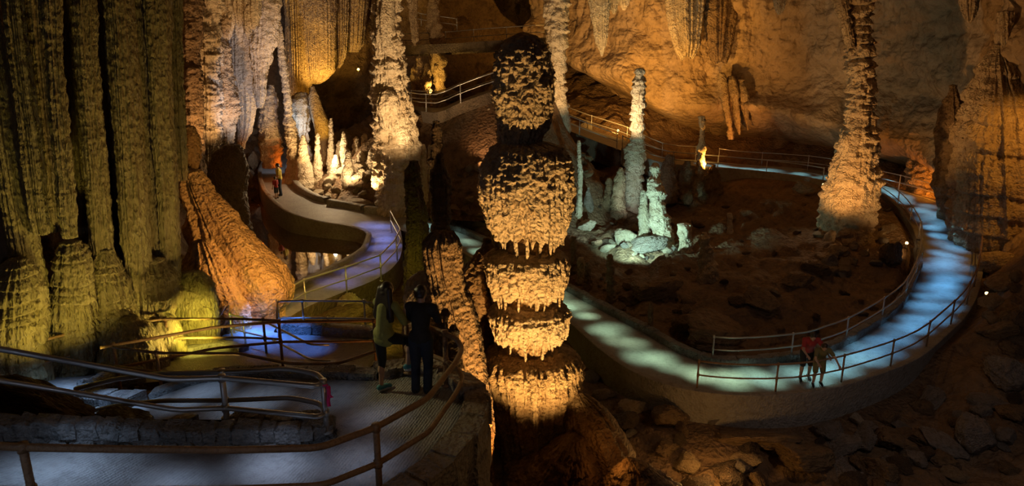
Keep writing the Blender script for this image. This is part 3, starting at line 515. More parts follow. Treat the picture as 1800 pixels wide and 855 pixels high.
# ------------------------------------------------------------------ formations
# rows are (image row, left, right) of the silhouette; Y is how far the axis stands from the camera
def solid(rows, Y, seed=0, lump=(.06, 1.6), bil=(0, 4), flute=(0, 3, .2), band=(0, .4), fine=(.02, 9), ky=1.0, ns=None, nr=None, foot=None, ragged=0, wob=0, closed=True, strands=0):
    rows = sorted(rows, key=lambda r: -r[0])
    z = np.array([Zof(r[0], Y) for r in rows]); dp = depth(Y, z)
    cx = np.array([((r[1] + r[2]) / 2 - 900) / FPX for r in rows]) * dp; rr = np.array([(r[2] - r[1]) / 2 / FPX for r in rows]) * dp
    if foot is not None and z[0] > foot: z = np.r_[foot, z]; cx = np.r_[cx[0], cx]; rr = np.r_[rr[0] * 1.05, rr]
    ppm = FPX / depth(Y, z.mean()); R = rr.max()
    nr = nr or int(np.clip((z[-1] - z[0]) * ppm / 1.7, 14, 460)); ns = ns or int(np.clip(2 * math.pi * R * ppm / 2.0, 20, 420))
    zt = np.linspace(z[0], z[-1], nr); zt[-1] = z[-1]
    # slightly smoothed profile
    def ip(v): 
        q = np.interp(zt, z, v); k = max(nr // 60, 1); ker = np.ones(2 * k + 1) / (2 * k + 1)
        return np.convolve(np.pad(q, k, mode='edge'), ker, 'valid')
    C_, R_ = ip(cx)[:, None], ip(rr)[:, None]
    th = np.linspace(0, 2 * np.pi, ns, endpoint=False)[None, :]; Z = np.broadcast_to(zt[:, None], (nr, ns)).copy()
    ct, st = np.cos(th), np.sin(th)
    wx = C_ + R_ * ct; wy = Y + R_ * ky * st
    d = np.zeros((nr, ns)); sc = np.clip(R_ / (0.35 * R + 1e-6), 0.25, 1)
    if lump[0]: d = d + lump[0] * fbm(wx * lump[1], wy * lump[1], Z * lump[1], 4, seed)
    if bil[0]: d = d + bil[0] * fbm(wx * bil[1], wy * bil[1], Z * bil[1] * 1.25, 3, seed + 50, True)
    if flute[0]:
        k = flute[1]; f = 1 - np.abs(vn(ct * k, st * k, Z * flute[2] + seed, seed + 70)) * 2 ; g = 1 - np.abs(vn(ct * k * 2.3, st * k * 2.3, Z * flute[2] * 1.5, seed + 71)) * 2
        d = d + flute[0] * (f * .65 + g * .4)
    if band[0]:
        q = Z / band[1] + .45 * vn(wx * 1.1 / band[1] * .5, wy * 1.1 / band[1] * .5, Z / band[1] * .6, seed + 80) + .25 * np.sin(Z / band[1] * 1.7 + seed)
        s_ = q - np.floor(q); amp = .6 + .4 * vn(ct * 2, st * 2, np.floor(q) * 1.37, seed + 81)
        d = d + band[0] * amp * ((1 - s_) ** .55 * smooth01(s_ / .16) * 1.6 - .7)
    if strands:                       # hanging strands growing stronger towards the lower rim
        fd = smooth01((.62 - (Z - zt[0]) / (zt[-1] - zt[0] + 1e-6)) / .5); k = 9.0
        f1 = 1 - np.abs(vn(ct * k, st * k, Z * .12 + seed, seed + 171)) * 2.2; f2 = 1 - np.abs(vn(ct * k * 2.1, st * k * 2.1, Z * .25, seed + 172)) * 2.2
        d = d * (1 - .55 * fd) + strands * fd * (f1 * .7 + f2 * .4)
    if fine[0]: d = d + fine[0] * fbm(wx * fine[1], wy * fine[1], Z * fine[1], 3, seed + 90)
    d = d * sc
    if wob: C_ = C_ + wob * vn(0, 0, zt * .8, seed + 5)[:, None]
    X = C_ + (R_ + d) * ct; Yy = Y + (R_ * ky + d) * st
    if ragged:
        e = (1 - np.abs(vn(ct * 5, st * 5, seed * 1.0, seed + 33)) * 1.6) * .6 + .4 * vn(ct * 13, st * 13, 1.0, seed + 34)
        fade = (1 - (Z - zt[0]) / (zt[-1] - zt[0] + 1e-6)); Z = Z - ragged * np.clip(e, -.3, 1.2) * fade ** 2
    V = np.stack([X, Yy, Z], -1).reshape(-1, 3); Q = grid_faces(nr, ns); a = np.arange(ns); b = (a + 1) % ns
    V = np.concatenate([V, [[C_[0, 0], Y, zt[0]], [C_[-1, 0], Y, zt[-1] + (.25 * R_[-1, 0])]]]); T = [np.stack([np.full(ns, nr * ns + 1), (nr - 1) * ns + a, (nr - 1) * ns + b], -1)]
    if closed: T.append(np.stack([np.full(ns, nr * ns), b, a], -1))
    return V, Q, np.concatenate(T), np.array([C_[0, 0], Y, zt[0]])
def formation(name, label, cat, rows, Y, mat='tan', group=None, **kw):
    V, Q, T, base = solid(rows, Y, **kw); o = mesh_obj(name, shift(V, base), Q, T, M[mat]); o.location = base
    return tag(o, label, cat, group)
def part(name, parent, rows, Y, mat, **kw):
    V, Q, T, base = solid(rows, Y, **kw); pw = parent
    off_ = np.zeros(3)
    while pw is not None: off_ += np.array(pw.location); pw = pw.parent
    return mesh_obj(name, shift(V, off_), Q, T, M[mat], parent)
def drips(name, parent, rows, Y, n, lens, mat, seed=0, rad=(.02, .045), up=.5, front=True, ky=1.0):
    """a fringe of small stalactites round the rim given by rows [(row, left, right)] (one row)"""
    r_ = random.Random(seed); py, xl, xr = rows; z = Zof(py, Y); dp = depth(Y, z); R = (xr - xl) / 2 / FPX * dp; cx = ((xl + xr) / 2 - 900) / FPX * dp
    m = MB(); off_ = np.zeros(3); pw = parent
    while pw is not None: off_ += np.array(pw.location); pw = pw.parent
    for k in range(n):
        th = 2 * math.pi * (k + r_.uniform(-.4, .4)) / n; L = r_.uniform(*lens) * (1.4 if r_.random() < .2 else 1); rr = r_.uniform(*rad) * (1 + .4 * L)
        s = R * r_.uniform(.86, .99); x, y = cx + s * math.cos(th), Y + s * ky * math.sin(th); t = np.linspace(0, 1, 12)
        P = np.stack([x + (1 - t) * .12 * math.cos(th) * up + .012 * np.sin(t * 9 + k), y + (1 - t) * .12 * math.sin(th) * up, z + up - t * (L + up)], -1)
        V, Q, T = tube_geo(P, rr * (1.15 - t * .55) * (1 + .14 * np.sin(t * 17 + k * 2)) * np.where(t > .95, .4, 1), 9); m.add(V, Q, T)
    return mesh_obj(name, shift(np.concatenate(m.v), off_), np.concatenate(m.q), np.concatenate(m.t), M[mat], parent)

# ---- the great tiered column in the middle
GY = 16.2; g0 = at(932, 800, Y=GY); gc = empty('tiered_stalagmite', g0, 'giant tiered stalagmite in the middle with four drip fringed rims', 'stalagmite')
part('core', gc, [(50 + 200, 885, 950), (300, 890, 955), (420, 885, 975), (470, 885, 975), (560, 885, 980), (640, 880, 985), (760, 875, 1000)], GY, 'tan', seed=301, lump=(.1, 1.5), bil=(.06, 4))
part('crown', gc, [(58, 912, 926), (64, 898, 940), (76, 885, 955), (95, 874, 964), (120, 869, 968), (150, 867, 970), (165, 866, 971), (190, 872, 968), (215, 876, 966), (240, 877, 952), (262, 882, 945)], GY, 'cream', seed=303, strands=.05, lump=(.10, 1.7), bil=(.085, 6.5), flute=(.05, 6, .4), fine=(.06, 12), ragged=.25)
part('tier', gc, [(250, 882, 955), (258, 868, 985), (275, 858, 997), (300, 850, 1003), (325, 846, 1003), (345, 848, 1000), (370, 857, 996), (392, 866, 990), (408, 873, 984)], GY, 'cream', seed=305, strands=.15, lump=(.09, 1.7), bil=(.07, 6.5), flute=(.08, 8, .2), fine=(.055, 12), ragged=.3)
drips('drip_fringe', gc, (402, 866, 990), GY, 34, (.12, .62), 'cream', 5, (.034, .06), .75)
part('tier', gc, [(440, 875, 975), (446, 858, 992), (458, 852, 998), (475, 854, 998), (488, 860, 994), (500, 866, 988), (508, 870, 984)], GY, 'cream', seed=307, strands=.13, lump=(.08, 1.8), bil=(.055, 6.5), flute=(.07, 10, .25), fine=(.04, 12), ragged=.22)
drips('drip_fringe', gc, (504, 864, 990), GY, 40, (.1, .48), 'cream', 6, (.03, .054), .6)
part('tier', gc, [(535, 876, 984), (541, 868, 995), (552, 863, 1000), (565, 866, 997), (578, 870, 990), (586, 874, 986)], GY, 'cream', seed=309, strands=.13, lump=(.08, 1.8), bil=(.05, 6.5), flute=(.07, 10, .25), fine=(.04, 12), ragged=.2)
drips('drip_fringe', gc, (582, 870, 988), GY, 42, (.12, .52), 'cream', 7, (.028, .05), .5)
part('base', gc, [(614, 880, 990), (622, 860, 1008), (640, 852, 1018), (665, 856, 1019), (690, 864, 1014), (715, 868, 1010), (740, 872, 1008), (770, 880, 1004), (800, 884, 1004), (830, 880, 1010)], GY, 'tan', seed=311, lump=(.1, 1.5), bil=(.06, 4), flute=(.13, 7, .14), fine=(.03, 10))
drips('drip_fringe', gc, (655, 852, 1018), GY, 46, (.1, .45), 'tan', 8, (.022, .042), .4)
part('flank', gc, [(670, 1005, 1012), (690, 998, 1022), (720, 990, 1038), (750, 985, 1052), (775, 980, 1056), (800, 965, 1062), (850, 950, 1070)], GY - .6, 'tan', seed=313, lump=(.1, 1.6), flute=(.06, 5, .2), ky=.8)
formation('flowstone_mound', 'smooth rounded flowstone lobe at the right foot of the giant tiered stalagmite', 'flowstone', [(690, 1010, 1022), (705, 1008, 1044), (725, 1008, 1066), (745, 1012, 1084), (765, 1018, 1097), (785, 1022, 1106), (805, 1030, 1110), (825, 1030, 1106), (850, 1030, 1112)], 15.5, 'tan', seed=315, lump=(.16, 1.1), bil=(.03, 6), flute=(.07, 3, .3), foot=-1.2, ky=.9)
formation('flowstone_mound', 'long low flowstone tongue reaching the bottom edge right of the tiered stalagmite', 'flowstone', [(806, 1100, 1112), (818, 1090, 1140), (838, 1075, 1172), (860, 1060, 1196), (890, 1050, 1215)], 14.4, 'tan', seed=317, lump=(.2, 1.2), bil=(.07, 5), flute=(.05, 3, .3), ky=.6, foot=-1.4)
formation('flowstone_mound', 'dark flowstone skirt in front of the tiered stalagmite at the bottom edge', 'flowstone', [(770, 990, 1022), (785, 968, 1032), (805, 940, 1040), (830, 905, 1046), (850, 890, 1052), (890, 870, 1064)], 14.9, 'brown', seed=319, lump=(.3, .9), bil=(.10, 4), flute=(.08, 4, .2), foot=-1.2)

# ---- mass joining the tiered stalagmite on its left
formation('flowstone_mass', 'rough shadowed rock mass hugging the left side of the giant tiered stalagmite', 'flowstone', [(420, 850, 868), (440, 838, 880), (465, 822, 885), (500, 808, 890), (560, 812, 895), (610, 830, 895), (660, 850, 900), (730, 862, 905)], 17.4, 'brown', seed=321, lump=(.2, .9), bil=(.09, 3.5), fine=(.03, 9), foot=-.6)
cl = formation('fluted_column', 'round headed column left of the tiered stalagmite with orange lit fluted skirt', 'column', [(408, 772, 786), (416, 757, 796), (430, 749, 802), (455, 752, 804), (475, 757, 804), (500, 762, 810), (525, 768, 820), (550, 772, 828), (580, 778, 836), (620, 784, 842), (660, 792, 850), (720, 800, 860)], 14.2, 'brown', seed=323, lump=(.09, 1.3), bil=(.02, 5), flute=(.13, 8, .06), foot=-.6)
formation('boulder', 'smooth pale boulder behind the boy under the green lit rocks', 'boulder', [(478, 738, 752), (486, 722, 768), (500, 712, 776), (520, 708, 780), (550, 706, 780), (580, 706, 780)], 15.6, 'grey', seed=325, lump=(.08, 1.2), bil=(.02, 6), foot=.2)
for k, (x, y0, y1, w_, lab) in enumerate([(783, 543, 612, 8, 'dark stubby stalagmite just beyond the rail right of the boy'), (797, 572, 640, 11, 'dark knobbly stump low beyond the rail corner'), (772, 566, 630, 9, 'black rounded stump beyond the rail beside the boy')]):
    formation('stalagmite', lab, 'stalagmite', [(y0, x - 4, x + 4), (y0 + 5, x - w_ * .8, x + w_ * .8), (y0 + 20, x - w_, x + w_), (y0 + 26, x - w_ * .7, x + w_ * .7), (y0 + 44, x - w_ * 1.2, x + w_ * 1.2), (y1, x - w_ * 1.4, x + w_ * 1.4), (y1 + 60, x - w_ * 1.6, x + w_ * 1.6)], 12.2, 'darkrock', seed=330 + k, lump=(.05, 3), bil=(.05, 6), foot=.2)
formation('stalagmite', 'dark thick stalagmite stump between the blue lit ramp and the tall black pillar', 'stalagmite', [(283, 722, 733), (295, 718, 738), (318, 716, 742), (345, 715, 748), (400, 714, 748), (455, 713, 749), (510, 708, 754), (550, 704, 760)], 24.0, 'darkrock', seed=341, lump=(.16, 1.3), bil=(.12, 3), flute=(.05, 5, .3), foot=.4)
formation('stalagmite', 'tall dark green tinged stalagmite rising right of the dark stump', 'stalagmite', [(213, 763, 771), (228, 761, 774), (236, 762, 773), (262, 758, 778), (292, 757, 782), (330, 757, 790), (355, 757, 793), (385, 758, 791), (415, 762, 784), (450, 760, 790), (500, 756, 796)], 20.5, 'darkrock', seed=343, lump=(.14, 1.4), bil=(.10, 3.4), flute=(.05, 5, .3), foot=.4)

# ---- olive draperies on the left
DR = [('leftmost broad olive drapery fold at the edge of the picture', [(-20, -60, -8), (100, -25, 12), (250, -12, 34), (340, 2, 48), (430, 18, 66), (520, 30, 82), (600, 38, 96), (680, 30, 108)], 13.4),
      ('narrow olive drapery fold second from the left edge', [(-20, 8, 30), (100, 20, 46), (215, 34, 64), (390, 58, 80), (412, 66, 80)], 13.9),
      ('pale olive drapery fold with a wavy front third from the left edge', [(-20, 42, 76), (100, 54, 82), (200, 66, 90), (300, 76, 98), (385, 86, 106), (408, 95, 106)], 14.1),
      ('lightest olive drapery fold ending in a tip above the rippled mound', [(-20, 74, 100), (100, 84, 106), (200, 92, 114), (300, 102, 122), (380, 108, 128), (418, 118, 127)], 14.0),
      ('dark green drapery fold right of the lightest tip', [(-20, 96, 130), (215, 120, 150), (350, 132, 160), (430, 140, 168), (520, 148, 178), (600, 150, 190), (650, 150, 195)], 15.0),
      ('tall ribbed drapery fold left of the deep black slot', [(-20, 128, 160), (215, 148, 176), (430, 160, 196), (470, 165, 205), (540, 170, 225), (600, 165, 235)], 15.1),
      ('slim drapery fold just right of the deep black slot', [(-20, 158, 192), (215, 178, 206), (350, 190, 214), (430, 198, 226), (470, 205, 238), (540, 205, 250)], 15.5),
      ('wide brown olive drapery fold at the middle of the curtain', [(-20, 186, 228), (215, 204, 246), (430, 216, 262), (500, 222, 270), (560, 225, 275)], 15.7),
      ('yellow lit drapery fold near the right end of the curtain', [(-20, 222, 262), (215, 240, 276), (430, 256, 292), (500, 262, 300), (548, 262, 302)], 16.0),
      ('right end drapery fold with bright yellow foot', [(-20, 256, 298), (215, 268, 302), (330, 278, 310), (430, 284, 314), (500, 288, 316), (540, 290, 312)], 16.4),
      ('thin brown outermost drapery ribbon at the right of the curtain', [(-20, 292, 318), (150, 302, 320), (240, 306, 324), (300, 312, 326), (318, 318, 325)], 18.0)]
for k, (lab, rows, Y) in enumerate(DR):
    rows = [(r, (a + b) / 2 - (b - a) * .38, (a + b) / 2 + (b - a) * .38) for r, a, b in rows]
    formation('drapery', lab, 'drapery', rows, Y + (.42, -.18, .3, -.25, .35, -.1, .45, -.2, .3, -.15, 0)[k], 'drape', 'hanging draperies on the left', seed=400 + k * 7, lump=(.05, 1.1), bil=(.022, 6), flute=(.085, 2.6, .05), fine=(.03, 11), ky=1.25, foot=None, ns=200)
MD = [('rippled dome of flowstone under the leftmost drapery', [(455, 20, 40), (475, -5, 55), (510, -25, 64), (560, -35, 70), (640, -45, 75), (700, -45, 80)], 13.2),
      ('tall rippled flowstone foot at the left third of the curtain', [(425, 112, 135), (460, 100, 150), (510, 98, 158), (560, 98, 165), (620, 95, 168), (690, 92, 170)], 14.2),
      ('terraced flowstone foot under the middle of the curtain', [(440, 170, 195), (480, 158, 215), (530, 155, 228), (570, 150, 235), (630, 145, 240)], 14.9),
      ('wide terraced flowstone foot glowing yellow under the right folds', [(455, 235, 285), (490, 222, 305), (520, 218, 312), (545, 225, 305), (560, 232, 296)], 15.9),
      ('smooth low mound between the draperies and the dark kerb', [(560, 205, 235), (575, 190, 255), (600, 180, 272), (630, 175, 285)], 14.6),
      ('pale rounded mound glowing yellow beside the low wall lamp', [(545, 250, 280), (560, 235, 300), (585, 228, 312), (612, 225, 318)], 15.6)]
for k, (lab, rows, Y) in enumerate(MD):
    formation('flowstone_mound', lab, 'flowstone', rows, Y, 'drape', None, seed=480 + k * 5, lump=(.10, 1.2), bil=(.03, 6), flute=(.07, 6, .25), band=(.07, .24) if k < 4 else (0, 1), foot=2.2)
formation('flowstone_bank', 'olive rock bank lit bright yellow beside the left bend of the ramp', 'flowstone', [(478, 318, 360), (500, 306, 378), (540, 302, 384), (580, 300, 386), (625, 296, 390)], 16.6, 'drape', seed=520, lump=(.18, .9), bil=(.03, 5), foot=1.8, ky=.6)
formation('flowstone_slope', 'broad orange lit flowstone slope sweeping down to the left bend of the ramp', 'flowstone', [(300, 318, 350), (325, 322, 366), (360, 328, 392), (400, 334, 425), (440, 345, 458), (475, 362, 490), (500, 372, 508), (520, 385, 512), (545, 392, 500)], 19.5, 'tan', seed=523, lump=(.34, .8), bil=(.05, 4), flute=(.13, 3, .12), fine=(.03, 11), ky=.9, foot=1.0)
formation('flowstone_slope', 'darker lobe of flowstone at the left foot of the orange slope', 'flowstone', [(425, 338, 368), (450, 330, 388), (490, 326, 410), (525, 334, 424), (548, 340, 430)], 18.0, 'tan', seed=525, lump=(.2, 1), bil=(.05, 4), flute=(.1, 4, .15), ky=.8, foot=1.4)
formation('boulder', 'big dark boulder at the top of the orange slope', 'boulder', [(255, 400, 420), (270, 380, 432), (290, 372, 440), (315, 370, 440), (340, 376, 436)], 30.0, 'darkrock', seed=527, lump=(.25, .7), bil=(.06, 4), foot=1.2)
hc = formation('hanging_flowstone', 'fringed bulge of flowstone hanging right of the olive curtain', 'flowstone', [(222, 322, 338), (240, 312, 348), (258, 306, 350), (275, 306, 347), (292, 310, 342), (305, 318, 338)], 21.5, 'tan', seed=531, lump=(.1, 1.6), bil=(.06, 4), flute=(.06, 6, .2), ragged=.5)
drips('drip_fringe', hc, (300, 312, 342), 21.5, 26, (.1, .5), 'tan', 12, (.03, .05), .4)

# ---- pale columns and curtains at the back left
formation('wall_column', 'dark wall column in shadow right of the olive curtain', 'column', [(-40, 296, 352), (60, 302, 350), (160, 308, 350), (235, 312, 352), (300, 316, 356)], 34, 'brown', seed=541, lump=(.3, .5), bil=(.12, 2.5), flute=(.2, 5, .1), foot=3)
formation('frilled_column', 'tall frilled cream column at the back left lit orange', 'column', [(-40, 318, 380), (10, 330, 378), (60, 341, 380), (98, 344, 382), (125, 346, 379), (165, 349, 384), (210, 350, 385), (245, 353, 382), (275, 358, 376), (300, 356, 378)], 35.5, 'cream', seed=543, lump=(.25, .8), bil=(.26, 2.2), flute=(.22, 7, .2), band=(.10, 1.1), fine=(.04, 7), foot=3)
formation('frilled_column', 'orange brown column with a knobbly foot next to the bluish flowstone sheet', 'column', [(-40, 372, 406), (40, 378, 402), (90, 379, 399), (125, 378, 402), (160, 380, 414), (195, 380, 417), (225, 386, 415), (250, 392, 412), (272, 396, 406), (290, 394, 408)], 36.5, 'tan', seed=545, lump=(.22, .9), bil=(.24, 2.2), flute=(.12, 6, .2), fine=(.04, 7), foot=3)
formation('flowstone_sheet', 'smooth bluish grey sheet of flowstone hanging at the back left', 'flowstone', [(-40, 392, 476), (40, 398, 468), (75, 400, 452), (120, 402, 450), (165, 409, 451), (200, 412, 450), (235, 414, 442), (252, 416, 432), (262, 420, 430)], 39.5, 'cream', seed=547, lump=(.2, .5), bil=(.04, 4), flute=(.08, 5, .12), fine=(.03, 8), ky=.6)
formation('flowstone_curtain', 'bluish fluted curtain to the right of the smooth grey sheet', 'drapery', [(-40, 446, 494), (30, 448, 490), (75, 446, 486), (95, 447, 474), (130, 450, 466), (165, 452, 464), (190, 454, 460)], 39, 'cream', seed=549, lump=(.2, .8), bil=(.1, 2.6), flute=(.2, 6, .1), fine=(.04, 7))
formation('flowstone_stump', 'small whitish stump of flowstone right of the bluish curtain', 'flowstone', [(150, 470, 482), (165, 464, 488), (180, 460, 490), (198, 456, 488), (215, 454, 490)], 42, 'cream', seed=551, lump=(.2, 1), bil=(.15, 2.5), band=(.1, .6), foot=3.6)
for k, (x, y, w_, lab) in enumerate([(352, 22, 13, 'leftmost of the stalactites fringing the top of the back left wall'), (386, 60, 14, 'golden stalactite hanging between the frilled columns'), (402, 70, 12, 'stalactite with a long point over the bluish sheet'), (421, 48, 10, 'short stalactite over the middle of the bluish sheet'), (436, 68, 9, 'slim whitish stalactite over the right of the bluish sheet'), (445, 52, 10, 'pale stalactite next to the bluish fluted curtain')]):
    formation('stalactite', lab, 'stalactite', [(-60, x - w_, x + w_), (0, x - w_, x + w_), (y * .5, x - w_ * .8, x + w_ * .8), (y * .85, x - w_ * .35, x + w_ * .35), (y, x - 1, x + 1)], 36.6, 'cream', 'stalactites over the back left wall', seed=560 + k, lump=(.12, 1), flute=(.15, 4, .12), bil=(.06, 4), ns=60)
formation('banded_stalagmite', 'tall thin leaning banded stalagmite beside the far left path', 'stalagmite', [(38, 490, 493), (48, 487, 496), (80, 487, 499), (120, 491, 505), (150, 496, 509), (178, 499, 512), (196, 500, 514), (206, 498, 515), (222, 501, 520), (240, 503, 525), (262, 506, 530), (280, 507, 536), (296, 505, 542), (310, 502, 548)], 41, 'cream', seed=571, lump=(.08, 1.6), bil=(.07, 3.5), band=(.10, .38), fine=(.03, 8), foot=2.6)
formation('stalagmite', 'short banded stalagmite at the foot of the thin leaning one', 'stalagmite', [(238, 530, 535), (250, 527, 539), (270, 525, 542), (290, 522, 548), (305, 520, 552)], 40.4, 'cream', seed=573, lump=(.08, 1.6), bil=(.08, 3), band=(.06, .35), foot=2.6)
GOLDS = [('widest golden drapery hanging at the top left of the back wall', [(-40, 526, 588), (40, 534, 588), (90, 540, 587), (125, 543, 585), (140, 546, 572), (148, 550, 560)], 49),
      ('pale golden drapery in the middle of the back curtain', [(-40, 580, 612), (40, 584, 610), (90, 587, 607), (112, 588, 600), (120, 590, 595)], 50),
      ('right hand golden drapery with straight folds beside the tall pale column', [(-40, 606, 648), (40, 608, 640), (78, 610, 636), (92, 614, 626)], 51),
      ('amber drapery in shadow left of the golden ones', [(-40, 500, 540), (40, 506, 538), (100, 508, 541), (150, 508, 542), (175, 510, 541), (185, 514, 536)], 48.5)]
for k, (lab, rows, Y) in enumerate(GOLDS):
    formation('drapery', lab, 'drapery', rows, Y, 'tan', 'golden draperies at the back', seed=580 + k * 3, lump=(.12, .6), bil=(.03, 4), flute=(.2, 7, .03), fine=(.04, 7), ky=1.0, ns=320)
st = formation('flowstone_stump', 'bluish white flowstone stump with a dark cap by the yellow slope', 'flowstone', [(163, 522, 536), (172, 513, 546), (180, 512, 547), (200, 514, 546), (215, 518, 544), (228, 522, 541), (238, 522, 541)], 45, 'cream', seed=593, lump=(.15, 1), bil=(.14, 2.4), flute=(.12, 6, .2), band=(.1, .9), foot=3.6)
formation('flowstone_mound', 'amber domed mound topping the bright yellow flowstone slope', 'flowstone', [(152, 546, 553), (160, 543, 558), (172, 542, 561), (185, 543, 565), (198, 545, 570), (212, 549, 577), (225, 553, 583), (236, 557, 588), (246, 556, 592)], 44.2, 'tan', seed=595, lump=(.12, 1), bil=(.05, 5), foot=3.4)
CLU = [(558, 234, 276, 5, 'brightly lit slim stalagmite left of the lamp in the back cluster'), (582, 208, 272, 5, 'tallest slim stalagmite in the back cluster, pinched near its top'), (596, 248, 280, 6, 'small stalagmite right of the tallest slim one in the back cluster'), (604, 231, 275, 6, 'forked looking stalagmite at the middle of the back cluster'), (626, 240, 275, 7, 'leaning cone stalagmite in the back cluster'),
       (641, 235, 285, 8, 'stout stalagmite nearest the tall pale column in the back cluster'), (612, 262, 295, 8, 'low stump in front of the back cluster'), (635, 265, 300, 8, 'low broad stump at the right front of the back cluster'), (590, 272, 296, 7, 'tiny stump below the lamp of the back cluster'), (652, 262, 310, 8, 'stump touching the shadowed left side of the tall pale column')]
for k, (x, y0, y1, w_, lab) in enumerate(CLU):
    formation('stalagmite', lab, 'stalagmite', [(y0, x - 1.5, x + 1.5), (y0 + 4, x - w_ * .6, x + w_ * .6), (y0 + (y1 - y0) * .4, x - w_ * .85, x + w_ * .85), (y0 + (y1 - y0) * .7, x - w_, x + w_), (y1, x - w_ * 1.25, x + w_ * 1.25), (y1 + 12, x - w_ * 1.6, x + w_ * 1.6)], 40.5 + (k % 3) * .8 - (2 if y0 > 255 else 0), 'cream', 'stalagmite cluster at the back', seed=600 + k, lump=(.06, 2), bil=(.06, 3.5), band=(.07, .4), foot=2.6)
# ---- tall pale column
tc_ = empty('giant_column', at(690, 372, Y=34.6), 'giant pale column left of centre reaching from the left path to the roof', 'column')
part('shaft', tc_, [(-60, 650, 700), (0, 654, 697), (40, 657, 700), (75, 657, 706), (105, 656, 712), (140, 657, 714), (175, 657, 717), (215, 660, 722), (255, 662, 722), (300, 663, 720), (340, 664, 716), (375, 664, 714), (395, 660, 718)], 34.6, 'cream', seed=611, lump=(.24, .7), bil=(.25, 2.2), flute=(.13, 6, .22), band=(.09, 1.5), fine=(.05, 6), foot=1.8)
part('buttress', tc_, [(176, 716, 722), (190, 714, 729), (215, 712, 735), (245, 708, 738), (270, 706, 740), (300, 704, 740), (330, 702, 738), (375, 700, 736)], 35.0, 'cream', seed=613, lump=(.18, .9), bil=(.16, 2.2), fine=(.05, 6), foot=1.8)
part('drip_curtain', tc_, [(-60, 664, 694), (0, 664, 692), (40, 662, 690), (60, 664, 688), (80, 668, 684)], 33.9, 'cream', seed=615, lump=(.1, 1), flute=(.14, 7, .1), bil=(.08, 3), ragged=.6)
part('drip_curtain', tc_, [(160, 672, 690), (168, 666, 700), (185, 664, 704), (200, 668, 698), (215, 674, 692)], 33.8, 'cream', seed=617, lump=(.1, 1), flute=(.12, 7, .1), bil=(.1, 3), ragged=.6)
formation('stalagmite', 'grey blunt stump on the right flank of the giant pale column', 'stalagmite', [(254, 741, 747), (262, 738, 751), (285, 738, 752), (310, 738, 752), (335, 736, 754)], 36, 'cream', seed=621, lump=(.1, 1.4), bil=(.12, 2.5), foot=2)
formation('stalagmite', 'slim stump between the giant pale column and the dark green stalagmite', 'stalagmite', [(255, 754, 757), (265, 752, 759), (300, 752, 760), (330, 751, 761)], 36.5, 'cream', seed=623, lump=(.08, 1.4), bil=(.08, 3), band=(.06, .5), foot=2)
# ---- behind the middle
formation('back_column', 'brown lumpy column in the dark at the back under the top walkway', 'column', [(-40, 750, 774), (0, 752, 772), (30, 752, 773), (52, 753, 774), (60, 756, 781), (90, 757, 782), (112, 757, 784), (135, 760, 784), (155, 764, 782), (175, 762, 784)], 49.5, 'tan', seed=631, lump=(.2, .7), bil=(.2, 1.7), fine=(.06, 5), foot=6.5)
for k, (x, y0, y1, w_, lab) in enumerate([(738, 96, 130, 9, 'tan lumpy stump left of the brown back column'), (749, 112, 150, 9, 'lower lump against the foot of the brown back column'), (728, 112, 140, 7, 'leftmost small lump near the brown back column')]):
    formation('stalagmite', lab, 'stalagmite', [(y0, x - 2, x + 2), (y0 + 8, x - w_ * .7, x + w_ * .7), (y1 - 8, x - w_, x + w_), (y1 + 8, x - w_ * .9, x + w_ * .9)], 48, 'tan', seed=635 + k, lump=(.2, 1), bil=(.2, 1.8), foot=6.6)
formation('stalactite', 'dim hanging stalactite between the giant pale column and the top walkway', 'stalactite', [(-50, 712, 738), (0, 714, 736), (30, 718, 735), (55, 722, 734), (72, 725, 733), (80, 728, 731)], 44, 'tan', seed=641, lump=(.2, .8), bil=(.15, 2), flute=(.1, 5, .1))
formation('banded_column', 'tall banded column directly behind the right shoulder of the tiered stalagmite', 'column', [(-50, 955, 1001), (0, 957, 999), (40, 959, 998), (62, 960, 997), (78, 962, 996), (100, 965, 996), (122, 967, 995), (140, 968, 994), (165, 971, 993), (182, 972, 997), (200, 973, 1000), (225, 974, 1002), (245, 975, 1003), (265, 974, 1004)], 42, 'cream', seed=651, lump=(.12, 1), bil=(.14, 2.2), band=(.20, .95), fine=(.04, 6), foot=3)
formation('stalagmite', 'bright peach lit stump left of the crown of the tiered stalagmite', 'stalagmite', [(190, 858, 864), (200, 854, 870), (222, 849, 876), (245, 848, 878), (265, 850, 880), (285, 850, 884)], 38, 'cream', seed=653, lump=(.15, 1.1), bil=(.2, 2.0), foot=2)
formation('boulder', 'pale boulder standing at the far shore of the middle pool', 'boulder', [(245, 808, 820), (252, 798, 826), (268, 793, 826), (282, 790, 828), (290, 788, 830)], 44, 'grey', seed=655, lump=(.35, .6), bil=(.06, 3), foot=2)
formation('stalagmite', 'small upright stump left of the pale pool boulder', 'stalagmite', [(251, 788, 791), (256, 786, 793), (270, 786, 793), (284, 785, 795)], 44.5, 'tan', seed=657, lump=(.06, 1.5), bil=(.05, 3), foot=2)
